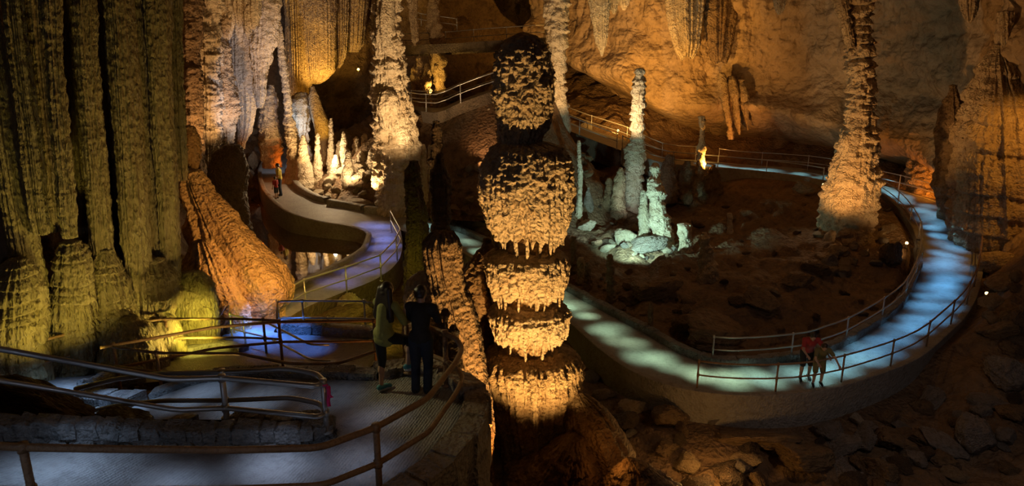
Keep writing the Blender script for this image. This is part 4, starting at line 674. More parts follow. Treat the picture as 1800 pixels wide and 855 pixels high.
# ---- stalagmites inside the loop
IN = [('banded_stalagmite', 'tall stacked stalagmite of pale plates, the highest inside the loop', [(121, 1118, 1131), (126, 1116, 1133), (137, 1115, 1132), (140, 1112, 1135), (165, 1110, 1134), (190, 1110, 1133), (202, 1108, 1132), (230, 1109, 1132), (252, 1108, 1133), (258, 1100, 1134), (275, 1097, 1133), (310, 1098, 1131), (340, 1099, 1128), (365, 1101, 1126), (385, 1096, 1132)], 38.0, 'cream', dict(lump=(.10, 1.3), bil=(.09, 2.8), band=(.16, .42))),
      ('banded_stalagmite', 'slender pencil like banded stalagmite right beside the tiered one', [(247, 1015, 1020), (252, 1014, 1021), (280, 1014, 1022), (300, 1016, 1024), (340, 1015, 1023), (370, 1012, 1024), (386, 1011, 1025), (396, 1010, 1032), (408, 1006, 1036)], 35.5, 'cream', dict(lump=(.05, 1.6), bil=(.03, 4), band=(.07, .36))),
      ('stalagmite', 'lumpy stalagmite lit orange on top and cyan below', [(287, 1148, 1157), (294, 1144, 1160), (308, 1143, 1161), (320, 1138, 1162), (335, 1137, 1168), (352, 1140, 1168), (372, 1142, 1174), (388, 1143, 1179), (410, 1146, 1184), (428, 1142, 1188), (445, 1134, 1192)], 32.4, 'cream', dict(lump=(.16, 1.3), bil=(.17, 2.2), band=(.08, .7))),
      ('stalagmite', 'dark pointed stalagmite left of the tall stacked one', [(295, 1088, 1095), (303, 1084, 1098), (325, 1079, 1099), (350, 1074, 1100), (372, 1072, 1102)], 37, 'tan', dict(lump=(.12, 1.4), bil=(.08, 3), band=(.06, .5))),
      ('stalagmite', 'short knobbly stalagmite leaning on the cyan lit one from the left', [(335, 1128, 1134), (345, 1125, 1138), (365, 1123, 1142), (385, 1122, 1146)], 33.2, 'cream', dict(lump=(.1, 1.6), bil=(.12, 2.6))),
      ('stalagmite', 'square orange lit block stump right of the cyan stalagmite', [(394, 1194, 1214), (398, 1192, 1217), (410, 1192, 1217), (422, 1194, 1214), (434, 1193, 1216), (448, 1190, 1220)], 31.5, 'cream', dict(lump=(.1, 1.4), bil=(.12, 2.8))),
      ('stalagmite', 'dark knobbed stalagmite with orange lit right edge in the middle of the loop', [(409, 1235, 1242), (415, 1231, 1245), (428, 1229, 1246), (436, 1229, 1253), (455, 1227, 1256), (475, 1226, 1264), (500, 1224, 1270), (520, 1220, 1276)], 27.5, 'tan', dict(lump=(.12, 1.6), bil=(.13, 2.8))),
      ('stalagmite', 'lone small peg stalagmite glowing amber on the dark slope', [(375, 1279, 1286), (380, 1278, 1288), (395, 1279, 1287), (406, 1278, 1289)], 33.5, 'cream', dict(lump=(.06, 2), bil=(.05, 4), band=(.05, .3))),
      ('stalagmite', 'thin dark stalagmite in front of the far railing with a lit tip', [(205, 1229, 1240), (218, 1229, 1241), (240, 1230, 1240), (262, 1225, 1241), (275, 1225, 1240), (300, 1221, 1240), (328, 1215, 1240)], 41, 'tan', dict(lump=(.14, 1.2), bil=(.1, 2.6), band=(.06, .6))),
      ('stalagmite', 'squat dark stump before the bend of the far railing', [(272, 1172, 1182), (280, 1168, 1186), (300, 1163, 1188), (320, 1158, 1192)], 39.5, 'brown', dict(lump=(.15, 1.2), bil=(.12, 2.6))),
      ('stalagmite', 'dark leaning stump under the far railing right of the squat one', [(283, 1206, 1214), (296, 1196, 1216), (322, 1188, 1218)], 39.8, 'brown', dict(lump=(.15, 1.2), bil=(.12, 2.6))),
      ('stalagmite', 'pointed dark stump right of the thin dark stalagmite', [(290, 1252, 1257), (300, 1246, 1262), (325, 1238, 1270)], 40.5, 'brown', dict(lump=(.15, 1.2), bil=(.12, 2.6))),
      ('stalagmite', 'dark post shaped stalagmite near the masonry edge of the path', [(447, 1070, 1075), (452, 1067, 1078), (475, 1066, 1079), (482, 1065, 1080), (505, 1066, 1080), (530, 1065, 1083)], 26.3, 'brown', dict(lump=(.07, 2), bil=(.05, 4), band=(.04, .4))),
      ('stalagmite', 'small pale stub close to the tiered stalagmite by the path wall', [(453, 1018, 1025), (460, 1015, 1028), (485, 1014, 1029)], 28.6, 'tan', dict(lump=(.06, 2), bil=(.05, 4))),
      ('stalagmite', 'dark rounded stub right of the small pale one', [(462, 1030, 1035), (470, 1027, 1038), (494, 1026, 1040)], 28.0, 'brown', dict(lump=(.06, 2), bil=(.05, 4))),
      ('stalagmite', 'dim banded post at the very edge of the tiered stalagmite', [(417, 1004, 1012), (428, 1002, 1014), (470, 1002, 1014), (490, 1000, 1016)], 29.5, 'brown', dict(lump=(.06, 2), bil=(.05, 4), band=(.05, .4))),
      ('stalagmite', 'faint slim stub standing low above the curved path wall', [(533, 1141, 1146), (545, 1139, 1148), (590, 1137, 1150)], 23.6, 'brown', dict(lump=(.06, 2), bil=(.04, 4))),
      ('stalagmite', 'small grey cone between the pencil stalagmite and the cyan rocks', [(330, 1033, 1037), (345, 1027, 1040), (362, 1024, 1044)], 36.8, 'grey', dict(lump=(.1, 1.6), bil=(.05, 3))),
      ('stalagmite', 'brown knob left of the dark pointed stalagmite', [(313, 1068, 1073), (325, 1064, 1077), (355, 1058, 1080)], 37.6, 'brown', dict(lump=(.1, 1.6), bil=(.1, 3)))]
for k, (nm, lab, rows, Y, mat, kw) in enumerate(IN):
    formation(nm, lab, 'stalagmite', rows, Y, mat, None, seed=700 + 3 * k, foot=Zof(rows[-1][0], Y) - 1.2, **kw)
# ---- right column
rc = empty('right_column', at(1490, 405, Y=32.8), 'tall rough column at the right inside the loop, flaring out at the roof', 'column')
part('shaft', rc, [(-60, 1466, 1545), (-10, 1480, 1536), (30, 1488, 1531), (60, 1490, 1530), (90, 1491, 1533), (130, 1491, 1534), (180, 1489, 1535), (215, 1489, 1537), (235, 1485, 1539)], 32.8, 'tan', seed=801, lump=(.14, 1.1), bil=(.20, 2.6), band=(.20, .48), fine=(.04, 8))
part('flared_base', rc, [(224, 1490, 1536), (236, 1481, 1540), (258, 1474, 1541), (285, 1468, 1541), (310, 1460, 1541), (335, 1454, 1540), (360, 1450, 1537), (390, 1447, 1532), (410, 1444, 1530), (440, 1436, 1536)], 32.8, 'tan', seed=803, lump=(.2, .9), bil=(.22, 2.0), flute=(.06, 5, .25), fine=(.05, 8), foot=.6)
part('side_rib', rc, [(-60, 1448, 1500), (0, 1466, 1490), (25, 1474, 1492), (45, 1480, 1496), (70, 1486, 1500), (85, 1490, 1502)], 32.4, 'tan', seed=805, lump=(.12, 1.2), bil=(.1, 3), flute=(.06, 4, .2))
# ---- hanging from the right wall
SL = [('long pointed stalactite hanging over the path behind the tiered stalagmite', [(-60, 1028, 1082), (-10, 1034, 1074), (30, 1041, 1070), (55, 1046, 1067), (78, 1051, 1064), (90, 1055, 1061), (99, 1057.5, 1059)], 43),
      ('short stalactite right of the long pointed one', [(-60, 1062, 1092), (-5, 1068, 1088), (12, 1073, 1084), (25, 1078, 1081)], 43.4), ('stubby stalactite third from the long pointed one', [(-60, 1086, 1110), (-5, 1088, 1106), (8, 1093, 1101), (18, 1096, 1098)], 43.8),
      ('dim stalactite hanging left of the flare of the right column', [(-60, 1360, 1382), (10, 1364, 1376), (26, 1369, 1371)], 40), ('twin tipped stalactite hanging near the upper right corner', [(-60, 1686, 1722), (0, 1692, 1716), (25, 1695, 1713), (36, 1699, 1709), (41, 1703, 1705)], 33),
      ('narrow brown stalactite above the fluted mound at the right edge', [(20, 1758, 1776), (70, 1762, 1774), (100, 1764, 1772), (118, 1767, 1769)], 31.5)]
for k, (lab, rows, Y) in enumerate(SL):
    formation('stalactite', lab, 'stalactite', rows, Y, 'cream' if k < 3 else 'tan', 'stalactites on the right side', seed=820 + k * 2, lump=(.12, 1), flute=(.13, 5, .08), bil=(.05, 4), ns=90)
formation('drapery', 'whitish streaked drapery on the upper part of the right rock face', 'drapery', [(-60, 1170, 1240), (20, 1176, 1232), (50, 1182, 1228), (75, 1190, 1224), (95, 1201, 1215)], 46.4, 'cream', None, seed=851, lump=(.2, .6), flute=(.22, 8, .05), bil=(.06, 4), ky=.6, ragged=.5)
formation('drapery', 'dark broad drapery right of the whitish streaked one', 'drapery', [(-60, 1236, 1306), (30, 1242, 1296), (70, 1248, 1286), (105, 1256, 1274)], 46.6, 'brown', None, seed=853, lump=(.3, .5), flute=(.2, 6, .05), bil=(.08, 3), ky=.6, ragged=.4)
for k, lab in enumerate(['left ribbon of the thin draperies over the orange lamp at the far railing', 'middle ribbon of the thin draperies over the orange lamp', 'right dark ribbon of the thin draperies over the orange lamp']):
    x = 1268 + 17 * k; formation('hanging_drapery', lab, 'drapery', [(128 + 6 * k, x - 2, x + 2), (140, x - 6, x + 7), (165, x - 5 + 3, x + 11), (190, x + 1 + 4, x + 13), (215, x + 9, x + 18 - 3 * k), (245 - 8 * k, x + 14, x + 20 - 4 * k)], 46.4, 'tan', 'thin draperies over the orange lamp', seed=841 + k, lump=(.2, .7), bil=(.08, 3), flute=(.14, 4, .08), fine=(.04, 7), ky=1.4)
formation('fluted_mound', 'huge fluted flowstone mound with shadowed ledges at the right edge', 'flowstone', [(78, 1752, 1762), (95, 1740, 1772), (125, 1726, 1792), (165, 1712, 1815), (215, 1700, 1835), (225, 1692, 1840), (300, 1690, 1850), (345, 1692, 1852), (380, 1690, 1856), (430, 1690, 1860), (520, 1700, 1880), (580, 1700, 1890)], 32.0, 'tan', seed=845, lump=(.3, .5), bil=(.16, 1.6), flute=(.22, 8, .06), band=(.2, 1.35), fine=(.05, 7), foot=0, ns=420, nr=380)
formation('flowstone_rib', 'dark rib of rock left of the fluted mound at the right', 'flowstone', [(150, 1668, 1682), (200, 1656, 1690), (260, 1650, 1694), (330, 1648, 1700), (400, 1660, 1704)], 35.6, 'brown', seed=847, lump=(.4, .6), bil=(.15, 2), flute=(.15, 5, .1), foot=1.5)
formation('craggy_rock', 'craggy rock at the wall foot glowing orange beyond the far bend of the path', 'rock', [(222, 1622, 1640), (240, 1610, 1652), (280, 1602, 1656), (310, 1598, 1660), (345, 1592, 1668)], 40.5, 'tan', seed=849, lump=(.4, .6), bil=(.3, 1.6), band=(.1, .7), foot=1.5)
# ------------------------------------------------------------------ unseen spots standing in for torchlight carried along the paths
jr = random.Random(5)
def torch_standins(A, B, d0, d1, step, power, cols, h=1.15, ang=84, side=.34, warm=False, srad=.08):
    mid = (A + B) / 2; s = np.concatenate([[0], np.cumsum(np.linalg.norm(np.diff(mid, axis=0), axis=1))])
    for k, d in enumerate(np.arange(s[d0], s[min(d1, len(s) - 1)], step)):
        d = d + jr.uniform(-.25, .25) * step; f = (side if k % 2 else 1 - side * 1.2) + jr.uniform(-.1, .1)
        a = np.array([np.interp(d, s, A[:, j]) for j in range(3)]); b = np.array([np.interp(d, s, B[:, j]) for j in range(3)])
        p = a * (1 - f) + b * f; q = a * .5 + b * .5; u = (d - s[d0]) / (s[min(d1, len(s) - 1)] - s[d0])
        c = np.array([np.interp(u, np.linspace(0, 1, len(cols)), [x[j] for x in cols]) for j in range(3)])
        pw = np.interp(u, np.linspace(0, 1, len(power)), power)
        t = jr.random() * .35; c = c * (1 - t) + np.array([.85, .95, .5]) * t if warm else c
        light('path_spot', p + [0, 0, h], p * .8 + q * .2, pw * jr.uniform(.6, 1.4), tuple(c), ang * jr.uniform(.75, 1.25), 1.0, srad)
GRN, TEAL = (.55, .95, .62), (.36, .85, .92)
torch_standins(lA, lB, 8, 8 * 9, .62, [46, 62, 72, 66], [TEAL, GRN, GRN, GRN, GRN], ang=66, warm=True)
torch_standins(lA, lB, 8 * 9, 8 * 12, .65, [64, 70], [GRN, TEAL, (.2, .6, 1)], ang=70)
torch_standins(lA, lB, 8 * 12, 8 * 17, .65, [70, 92, 80], [(.16, .55, 1), (.13, .5, 1), (.2, .6, 1)], ang=72)
torch_standins(lA, lB, 8 * 17, 8 * 24, .8, [66, 60, 80], [(.2, .6, 1), TEAL, (.40, .9, 1)], ang=74)
torch_standins(rA, rB, 8 * 20 + 4, 8 * 23 + 2, .6, [40, 200, 190], [(.08, .26, 1), (.10, .30, 1)])
torch_standins(rA, rB, 8 * 26, 8 * 30, .8, [30, 46, 80, 50], [(.16, .24, 1), (.22, .32, 1)])
torch_standins(rA, rB, 2, 8 * 8, 1.25, [46, 76, 54, 16], [(.42, .66, 1), (.52, .68, 1), (.7, .75, 1)], ang=62, srad=.3, h=1.3)
torch_standins(rA, rB, 8 * 10, 8 * 16, 1.2, [14, 30, 90, 60], [(.5, .7, 1), (.30, .55, 1)], ang=74)
# ------------------------------------------------------------------ rocks
def ico(sub):
    import bmesh
    bm = bmesh.new(); bmesh.ops.create_icosphere(bm, subdivisions=sub, radius=1.0)
    V = np.array([v.co[:] for v in bm.verts]); T = np.array([[v.index for v in f.verts] for f in bm.faces]); bm.free(); return V, T
IV, IT = ico(5)
def rock_mesh(seed, cuts=11, rough=.06, slab=1.0):
    r_ = np.random.RandomState(seed); V = IV.copy()
    for k in range(cuts):
        n = r_.normal(size=3); n[2] *= slab; n /= np.linalg.norm(n); d = r_.uniform(.45, .85); s = V @ n; V = V - np.outer(np.maximum(s - d, 0) * .975, n)
    N = V / np.linalg.norm(V, axis=1)[:, None]
    V = V + N * (rough * 1.6 * fbm(V[:, 0] * 1.5 + seed, V[:, 1] * 1.5, V[:, 2] * 1.5, 4, seed) + rough * .9 * fbm(V[:, 0] * 5, V[:, 1] * 5, V[:, 2] * 6 + seed, 4, seed + 3, True))[:, None]
    V -= (V.max(0) + V.min(0)) / 2; V /= np.abs(V).max(0); return V
ROCKS = []
for k in range(12):
    o = mesh_obj('rock', rock_mesh(900 + k, 9 + k % 5, .085 + .015 * (k % 4), 1 + (k % 3) * .5), None, IT, M['brown'], None, True); ROCKS.append(o.data); bpy.data.objects.remove(o)
RM = {}
def rock_variant(k, mat):
    key = (k % 12, mat)
    if key not in RM:
        me = ROCKS[k % 12].copy(); me.materials.clear(); me.materials.append(M[mat]); RM[key] = me
    return RM[key]
def hit(px, py):
    d = ray(px, py); t = np.arange(3.0, 75.0, .12); X, Yq, Z = d[0] * t, d[1] * t, CAMZ + d[2] * t
    i = np.clip(np.round((Yq - 2.5) / .13).astype(int), 0, len(gy) - 1); j = np.clip(np.round((X + 26) / .13).astype(int), 0, len(gx) - 1)
    b = np.nonzero(Z < GZ[i, j])[0]
    if not len(b): return None
    k = b[0]; return np.array([X[k], Yq[k], GZ[i[k], j[k]]]), float(GD[i[k], j[k]])
rr_ = random.Random(31)
def put_rock(px, py, wpx, hpx, label, mat='brown', group=None, name='boulder', tilt=.25, k=None, sink=.25, yaw=None, dpx=None, lean=0):
    h_ = hit(px, py)
    if h_ is None: return None
    p, dist = h_; s = depth(p[1], p[2]) / FPX
    o = bpy.data.objects.new(name, rock_variant(rr_.randrange(12) if k is None else k, mat)); COL.objects.link(o)
    rx, rz_ = wpx / 2 * s, hpx / 2 * s; ry = (dpx / 2 * s) if dpx else (rx + rz_) / 2 * rr_.uniform(.8, 1.2)
    o.scale = (rx, ry, rz_); o.rotation_euler = (rr_.uniform(-tilt, tilt), lean + rr_.uniform(-tilt, tilt), rr_.uniform(-.5, .5) if yaw is None else yaw)
    o.location = (p[0], p[1], p[2] + rz_ * (1 - sink * 2)); tag(o, label, 'rock', group); return o
NAMED = [(1235, 722, 30, 18, 'pale crusted rock below the outer wall of the looping path', 'cream'), (1262, 742, 46, 14, 'whitish flat crust of rock just right of and below the pale crusted one', 'grey'), (1312, 738, 46, 26, 'dark block with a pale upper edge under the loop wall', 'brown'),
         (1372, 738, 56, 26, 'light topped boulder under the start of the loop railing', 'grey'), (1178, 745, 70, 44, 'angular dark brown boulder below the widest part of the loop', 'brown'), (1110, 722, 60, 28, 'long yellowish brown boulder below the notch in the loop wall', 'tan'),
         (1062, 700, 46, 24, 'rounded tan boulder right of the tiered stalagmite foot', 'tan'), (1040, 668, 34, 18, 'pale violet lit stone close under the loop wall', 'grey'), (1105, 680, 34, 14, 'small pale flat stone next to the loop wall notch', 'grey'),
         (1460, 768, 70, 30, 'long grey slab tilted down to the right', 'grey'), (1508, 748, 36, 22, 'bluish white stone glinting in the rubble', 'cream'), (1582, 756, 40, 18, 'flat light grey stone right of the bluish one', 'grey'), (1520, 790, 34, 44, 'upright rounded slab in the middle of the rubble', 'grey'),
         (1575, 785, 66, 34, 'long brown slab leaning right of the upright one', 'brown'), (1655, 792, 90, 34, 'longest pale edged slab in the right hand rubble', 'grey'), (1712, 782, 84, 60, 'biggest square grey block at the right of the rubble', 'grey'), (1768, 782, 46, 34, 'grey block at the right border beside the biggest one', 'grey'),
         (1762, 668, 66, 60, 'weathered grey rock face on the slope at the right border', 'grey'), (1735, 712, 70, 24, 'long grey ridge of rock under the weathered face', 'grey'), (1675, 846, 46, 22, 'yellowish stone at the bottom edge right', 'tan'), (1205, 822, 50, 36, 'amber lit stone at the left of the front lamp', 'tan'),
         (1275, 838, 60, 34, 'dark boulder hiding the front lamp', 'darkrock'), (1310, 812, 60, 18, 'low ledge of rock right of the front lamp lit along its rim', 'tan'), (1170, 795, 56, 26, 'brown boulder between the flowstone lobe and the front lamp', 'brown'), (1420, 812, 130, 46, 'broad dark slab in the lower middle right', 'brown'),
         (1330, 778, 150, 34, 'wide flat brown ledge below the loop wall', 'brown'), (1100, 755, 50, 40, 'round black boulder right of the flowstone lobe', 'darkrock'), (875, 795, 60, 30, 'rounded boulder in the gap left of the stalagmite base', 'brown'), (855, 750, 40, 40, 'dark angular rock between terrace wall and stalagmite', 'brown'), (885, 845, 60, 30, 'olive boulder at the bottom edge by the terrace wall', 'tan'),
         (1752, 470, 80, 40, 'brown ledge boulder right of the path by the fluted mound', 'tan'), (1765, 510, 70, 34, 'amber lit boulder beside the small lamp right of the path', 'tan'), (1745, 545, 50, 26, 'cracked amber rock just below the small lamp', 'tan'), (1785, 590, 50, 60, 'dark rock shelf at the right border below the amber rocks', 'brown'),
         (600, 398, 52, 40, 'dark boulder on the pool side of the left path bend', 'darkrock'), (612, 408, 30, 26, 'smaller dark boulder with a glint at the pool edge', 'brown'), (430, 352, 48, 30, 'black boulder at the head of the brown pool', 'darkrock'), (690, 352, 54, 44, 'dark boulder at the foot of the giant pale column', 'brown'), (635, 362, 50, 16, 'low pale rock ledge behind the straight kerb block', 'cream'),
         (1030, 232, 22, 24, 'block of rock beside the climbing far path', 'grey'), (1140, 440, 70, 36, 'smooth dark hump in front of the cyan lit rocks', 'grey'), (1098, 428, 44, 34, 'cyan lit block with a dark flat top', 'cream'), (1068, 440, 30, 14, 'thin cyan lit slab tilted left of the block', 'cream'), (1030, 405, 44, 22, 'cyan lit hump at the foot of the pencil stalagmite', 'cream'),
         (1412, 340, 52, 26, 'dark boulder hiding the lamp left of the right column', 'brown'), (1565, 462, 40, 46, 'dark boulder beside the lit lamp inside the bend', 'darkrock'), (1335, 540, 70, 46, 'dark boulder below the small warm lamp in the loop', 'brown'), (1400, 500, 60, 30, 'brown boulder right of the small warm lamp in the loop', 'brown'),
         (1260, 600, 120, 60, 'huge dark slab sloping down to the loop wall', 'brown'), (1150, 520, 90, 46, 'layered brown slab in the middle of the loop', 'brown'), (610, 562, 90, 36, 'dark rock ledge in front of the yellow lamp hollow', 'brown'), (660, 590, 40, 26, 'yellow lit rock in the hollow left of the woman', 'tan'), (616, 556, 46, 56, 'tall rock blazing yellow right under the hollow lamp', 'cream'),
         (736, 470, 26, 20, 'green lit rock behind the boy below the dark stump', 'tan'), (728, 500, 30, 18, 'lower green lit rock above the pale boulder', 'tan'), (445, 292, 16, 34, 'small craggy rock glowing red orange at the left of the far path', 'tan'), (503, 278, 12, 20, 'small rock glowing orange by the inner far kerb', 'tan')]
for k, (x, y, w_, h_, lab, mat) in enumerate(NAMED): put_rock(x, y, w_, h_, lab, mat, k=k * 5 + 2, lean=.35 if y > 740 and x > 1420 else 0)
h1 = put_rock(70, 700, 300, 70, 'long dark brown rock lying between the near ramp wall and the next ramp', 'darkrock', k=3, dpx=90, yaw=-.35, tilt=.05); h1.location = tuple(at(75, 715, Y=9.75)); h1.scale = (1.55, .42, .36)
h2 = put_rock(200, 720, 100, 30, 'low dark rock beside the island wall under the galvanised rail', 'darkrock', k=7, dpx=60, yaw=-.3, tilt=.05); h2.location = tuple(at(225, 738, Y=9.55)); h2.scale = (.55, .3, .16)
def scatter(n, x0, x1, y0, y1, s0, s1, label, mats, group, name='rock', flat=.75, dmin=.45, poly=None):
    c = 0
    for _ in range(n * 4):
        if c >= n: break
        x, y = rr_.uniform(x0, x1), rr_.uniform(y0, y1)
        h_ = hit(x, y)
        if h_ is None or h_[1] < dmin: continue
        p, _d = h_; s = s0 * (s1 / s0) ** (rr_.random() ** 1.6)
        if _d < dmin + s * .6: continue
        o = bpy.data.objects.new(name, rock_variant(rr_.randrange(12), rr_.choice(mats))); COL.objects.link(o)
        o.scale = (s * rr_.uniform(.8, 1.4), s * rr_.uniform(.7, 1.1), s * flat * rr_.uniform(.6, 1.1)); o.rotation_euler = (rr_.uniform(-.5, .5), rr_.uniform(-.5, .5), rr_.uniform(0, 6.3))
        o.location = (p[0], p[1], p[2] + s * .15); tag(o, label, 'rock', group); c += 1
scatter(62, 1010, 1800, 700, 870, .16, .6, 'small brown rubble stone filling gaps between the boulders below the looping path', ['brown', 'brown', 'grey', 'darkrock'], 'rubble below the looping path')
scatter(52, 1040, 1590, 360, 620, .14, .55, 'loose dark brown rock scattered over the slope inside the loop', ['brown', 'brown', 'darkrock'], 'loose rocks inside the loop')
scatter(34, 1075, 1185, 392, 458, .10, .34, 'pale knobbly rock in the cyan lit pile', ['cream', 'cream', 'grey'], 'cyan lit rock pile')
scatter(40, 1432, 1570, 398, 490, .16, .55, 'pale rough rock in the pile at the foot of the right column', ['tan', 'grey', 'tan'], 'rock pile at the right column')
scatter(44, 545, 660, 275, 348, .16, .5, 'cream rock in the warm lit pile around the back stalagmite cluster', ['cream', 'tan', 'cream'], 'rocks round the back cluster')
scatter(16, 1735, 1800, 440, 690, .2, .6, 'dark rock on the steep slope at the right border', ['brown', 'tan'], 'rocks on the right border slope')
scatter(30, 780, 870, 240, 400, .12, .4, 'small brown rock on the shore of the middle pool', ['brown', 'tan'], 'rocks round the middle pool')
scatter(20, 740, 870, 100, 240, .25, .7, 'dim rock on the dark bank under the rear walkways', ['brown', 'tan'], 'rocks under the rear walkways')
scatter(18, 835, 960, 700, 860, .12, .36, 'dark stone in the pit between the terrace wall and the tiered stalagmite', ['brown', 'darkrock'], 'stones in the pit by the terrace')
scatter(16, 430, 520, 215, 270, .2, .55, 'whitish rock on the ledge behind the far left path', ['cream', 'grey'], 'rocks behind the far left path')
scatter(18, 1010, 1100, 240, 330, .2, .6, 'brown rock on the bank below the climbing far path', ['brown', 'tan'], 'rocks below the climbing path')
scatter(14, 1015, 1120, 480, 560, .08, .22, 'little stone lying along the masonry edge of the path', ['grey', 'brown'], 'stones along the masonry edge')

# ------------------------------------------------------------------ floodlight fixtures the photograph shows
def fixture(label, pos, tgt, s=.14, col=None):
    s *= .7
    pos = np.array(pos, float); d = Vector([float(c) for c in (np.array(tgt, float) - pos)]).normalized(); q = d.to_track_quat('Z', 'Y').to_matrix()
    root = empty('floodlight', pos, label, 'floodlight', 'small cave floodlights')
    def tr(V): return np.array([q @ Vector(v) for v in V.tolist()])
    m = MB(); a = [(0, .35), (.02, .8), (.3, .95), (.9, 1.0), (1.0, 1.08), (1.06, 1.02), (1.0, .86)]; th = np.linspace(0, 2 * np.pi, 20, endpoint=False)
    V = np.concatenate([np.stack([s * .7 * r * np.cos(th), s * .7 * r * np.sin(th), np.full(20, s * (t - 1))], -1) for t, r in a]); m.add(tr(V), grid_faces(len(a), 20)); mesh_obj('housing', np.concatenate(m.v), np.concatenate(m.q), None, M['blackmetal'], root)
    V = np.concatenate([[(0, 0, s * .02)], np.stack([s * .6 * np.cos(th), s * .6 * np.sin(th), np.full(20, -.01 * s)], -1)]); T = [[0, 1 + i, 1 + (i + 1) % 20] for i in range(20)]
    mesh_obj('lens', tr(V), None, T, M['lens'], root)
    V, Q, T = tube_geo([(0, 0, -.02), (0, 0, -s * 1.2), (0, 0, -s * 2.0)], s * .16, 8); mesh_obj('stake', V, Q, T, M['blackmetal'], root); return root
def fx(px, py, lab, tgt, s=.10, up=.12):
    h_ = hit(px, py); p = at(px, py, Y=49.0) if h_ is None else h_[0] + np.array([0, 0, up + s]); fixture(lab, p, tgt, s)
fx(577, 277, 'bright warm floodlight among the back stalagmite cluster', (-7, 34, 6), .2); fx(1336, 520, 'small bright floodlight on the dark slope inside the loop', (6, 22, 6), .16); fx(1592, 440, 'floodlight inside the bend aimed at the rocks of the right column', at(1520, 440, Y=28), .17)
fx(1732, 528, 'small floodlight between amber rocks right of the path', at(1700, 480, Y=20), .15); fx(1446, 336, 'floodlight left of the right column behind a dark boulder', at(1420, 300, Y=29), .16)
fx(1086, 238, 'yellow floodlight behind the tall stacked stalagmite', at(1060, 150, Y=42), .2); fx(627, 540, 'bright yellow floodlight in the hollow left of the woman', at(620, 480, Y=12), .13); fx(764, 165, 'floodlight at the foot of the brown back column', at(760, 60, Y=40), .2); fx(630, 122, 'yellow floodlight on the bank behind the giant pale column', at(610, 60, Y=40), .2)
# ------------------------------------------------------------------ people
M['skin'] = principled('skin', (.48, .29, .20), .5); M['hair'] = principled('dark_hair', (.035, .02, .012), .45); M['olive'] = rock_mat('olive_knit', (.30, .30, .08), (.34, .34, .10), (.25, .25, .07), 6, .15, rough=.8, fine=30); M['black'] = principled('black_leggings', (.012, .012, .014), .7)
M['charcoal'] = rock_mat('charcoal_cotton', (.03, .03, .032), (.04, .04, .042), (.022, .022, .024), 6, .15, rough=.85, fine=30); M['denim'] = rock_mat('dark_denim', (.025, .035, .06), (.035, .045, .075), (.02, .028, .045), 8, .2, rough=.85, fine=40)
M['teal'] = principled('teal_shoe', (.07, .30, .36), .6); M['white'] = principled('white_sole', (.75, .75, .72), .5); M['red'] = principled('red_cotton', (.36, .03, .03), .8); M['khaki'] = principled('khaki_cotton', (.17, .15, .06), .8); M['yellow'] = principled('yellow_cotton', (.55, .42, .06), .8); M['pink'] = principled('pink_ribbon', (.75, .02, .18), .6)
def caps(m, p, q, r1, r2, n=14):
    p, q = np.array(p, float), np.array(q, float); L = np.linalg.norm(q - p); u = (q - p) / max(L, 1e-6)
    a = np.linspace(-np.pi / 2, 0, 6)[:-1]; P = [p + u * (r1 * np.sin(t)) for t in a] + [p, (p * 2 + q) / 3, (p + 2 * q) / 3, q] + [q + u * (r2 * np.sin(t)) for t in -a[::-1]]
    R = [max(r1 * np.cos(t), 1e-3) for t in a] + [r1, (2 * r1 + r2) / 3, (r1 + 2 * r2) / 3, r2] + [max(r2 * np.cos(t), 1e-3) for t in a[::-1]]
    V, Q, T = tube_geo(P, np.array(R), n); m.add(V, Q, T)
def ell(m, c, s, n=20):
    V, T = ico(3); m.add(V * np.array(s) + np.array(c), None, T)
def blend(m, name, mat, root, vox=.009, sm=5):
    o = m.build(name, mat, root); r = o.modifiers.new('join', 'REMESH'); r.mode = 'VOXEL'; r.voxel_size = vox; r.use_smooth_shade = True
    s = o.modifiers.new('soft', 'SMOOTH'); s.factor = .5; s.iterations = sm; return o
def hand(m, w_, d, side, r=.0085, curl=.6):
    """palm and five fingers from the wrist w_ along d, curling down"""
    w_ = np.array(w_, float); d = np.array(d, float); d /= np.linalg.norm(d); s = np.cross(d, [0, 0, 1.0]); s /= np.linalg.norm(s) + 1e-9; s *= side; dn = np.cross(s, d) * side; dn = dn if dn[2] < 0 else -dn
    k = w_ + d * .075
    for t in (-.026, 0, .026): caps(m, w_ + s * t * .6, k + s * t, .015, .013, 10)
    for t, L in ((-.034, .062), (-.011, .074), (.012, .078), (.034, .07)):
        a = k + s * t; b = a + d * L * .5 + dn * L * .15 * curl; c = b + (d * (1 - curl * .6) + dn * curl) * L * .36; e = c + (d * (.7 - curl) + dn) * L * .24
        caps(m, a, b, r, r, 8); caps(m, b, c, r, r * .92, 8); caps(m, c, e, r * .92, r * .8, 8)
    a = w_ + d * .02 + s * .024; b = a + (s * .8 + d * .7) * .034 + dn * .012; c = b + (d + s * .15) * .032 + dn * .01; caps(m, a, b, r * 1.25, r * 1.1, 8); caps(m, b, c, r * 1.1, r * .9, 8)
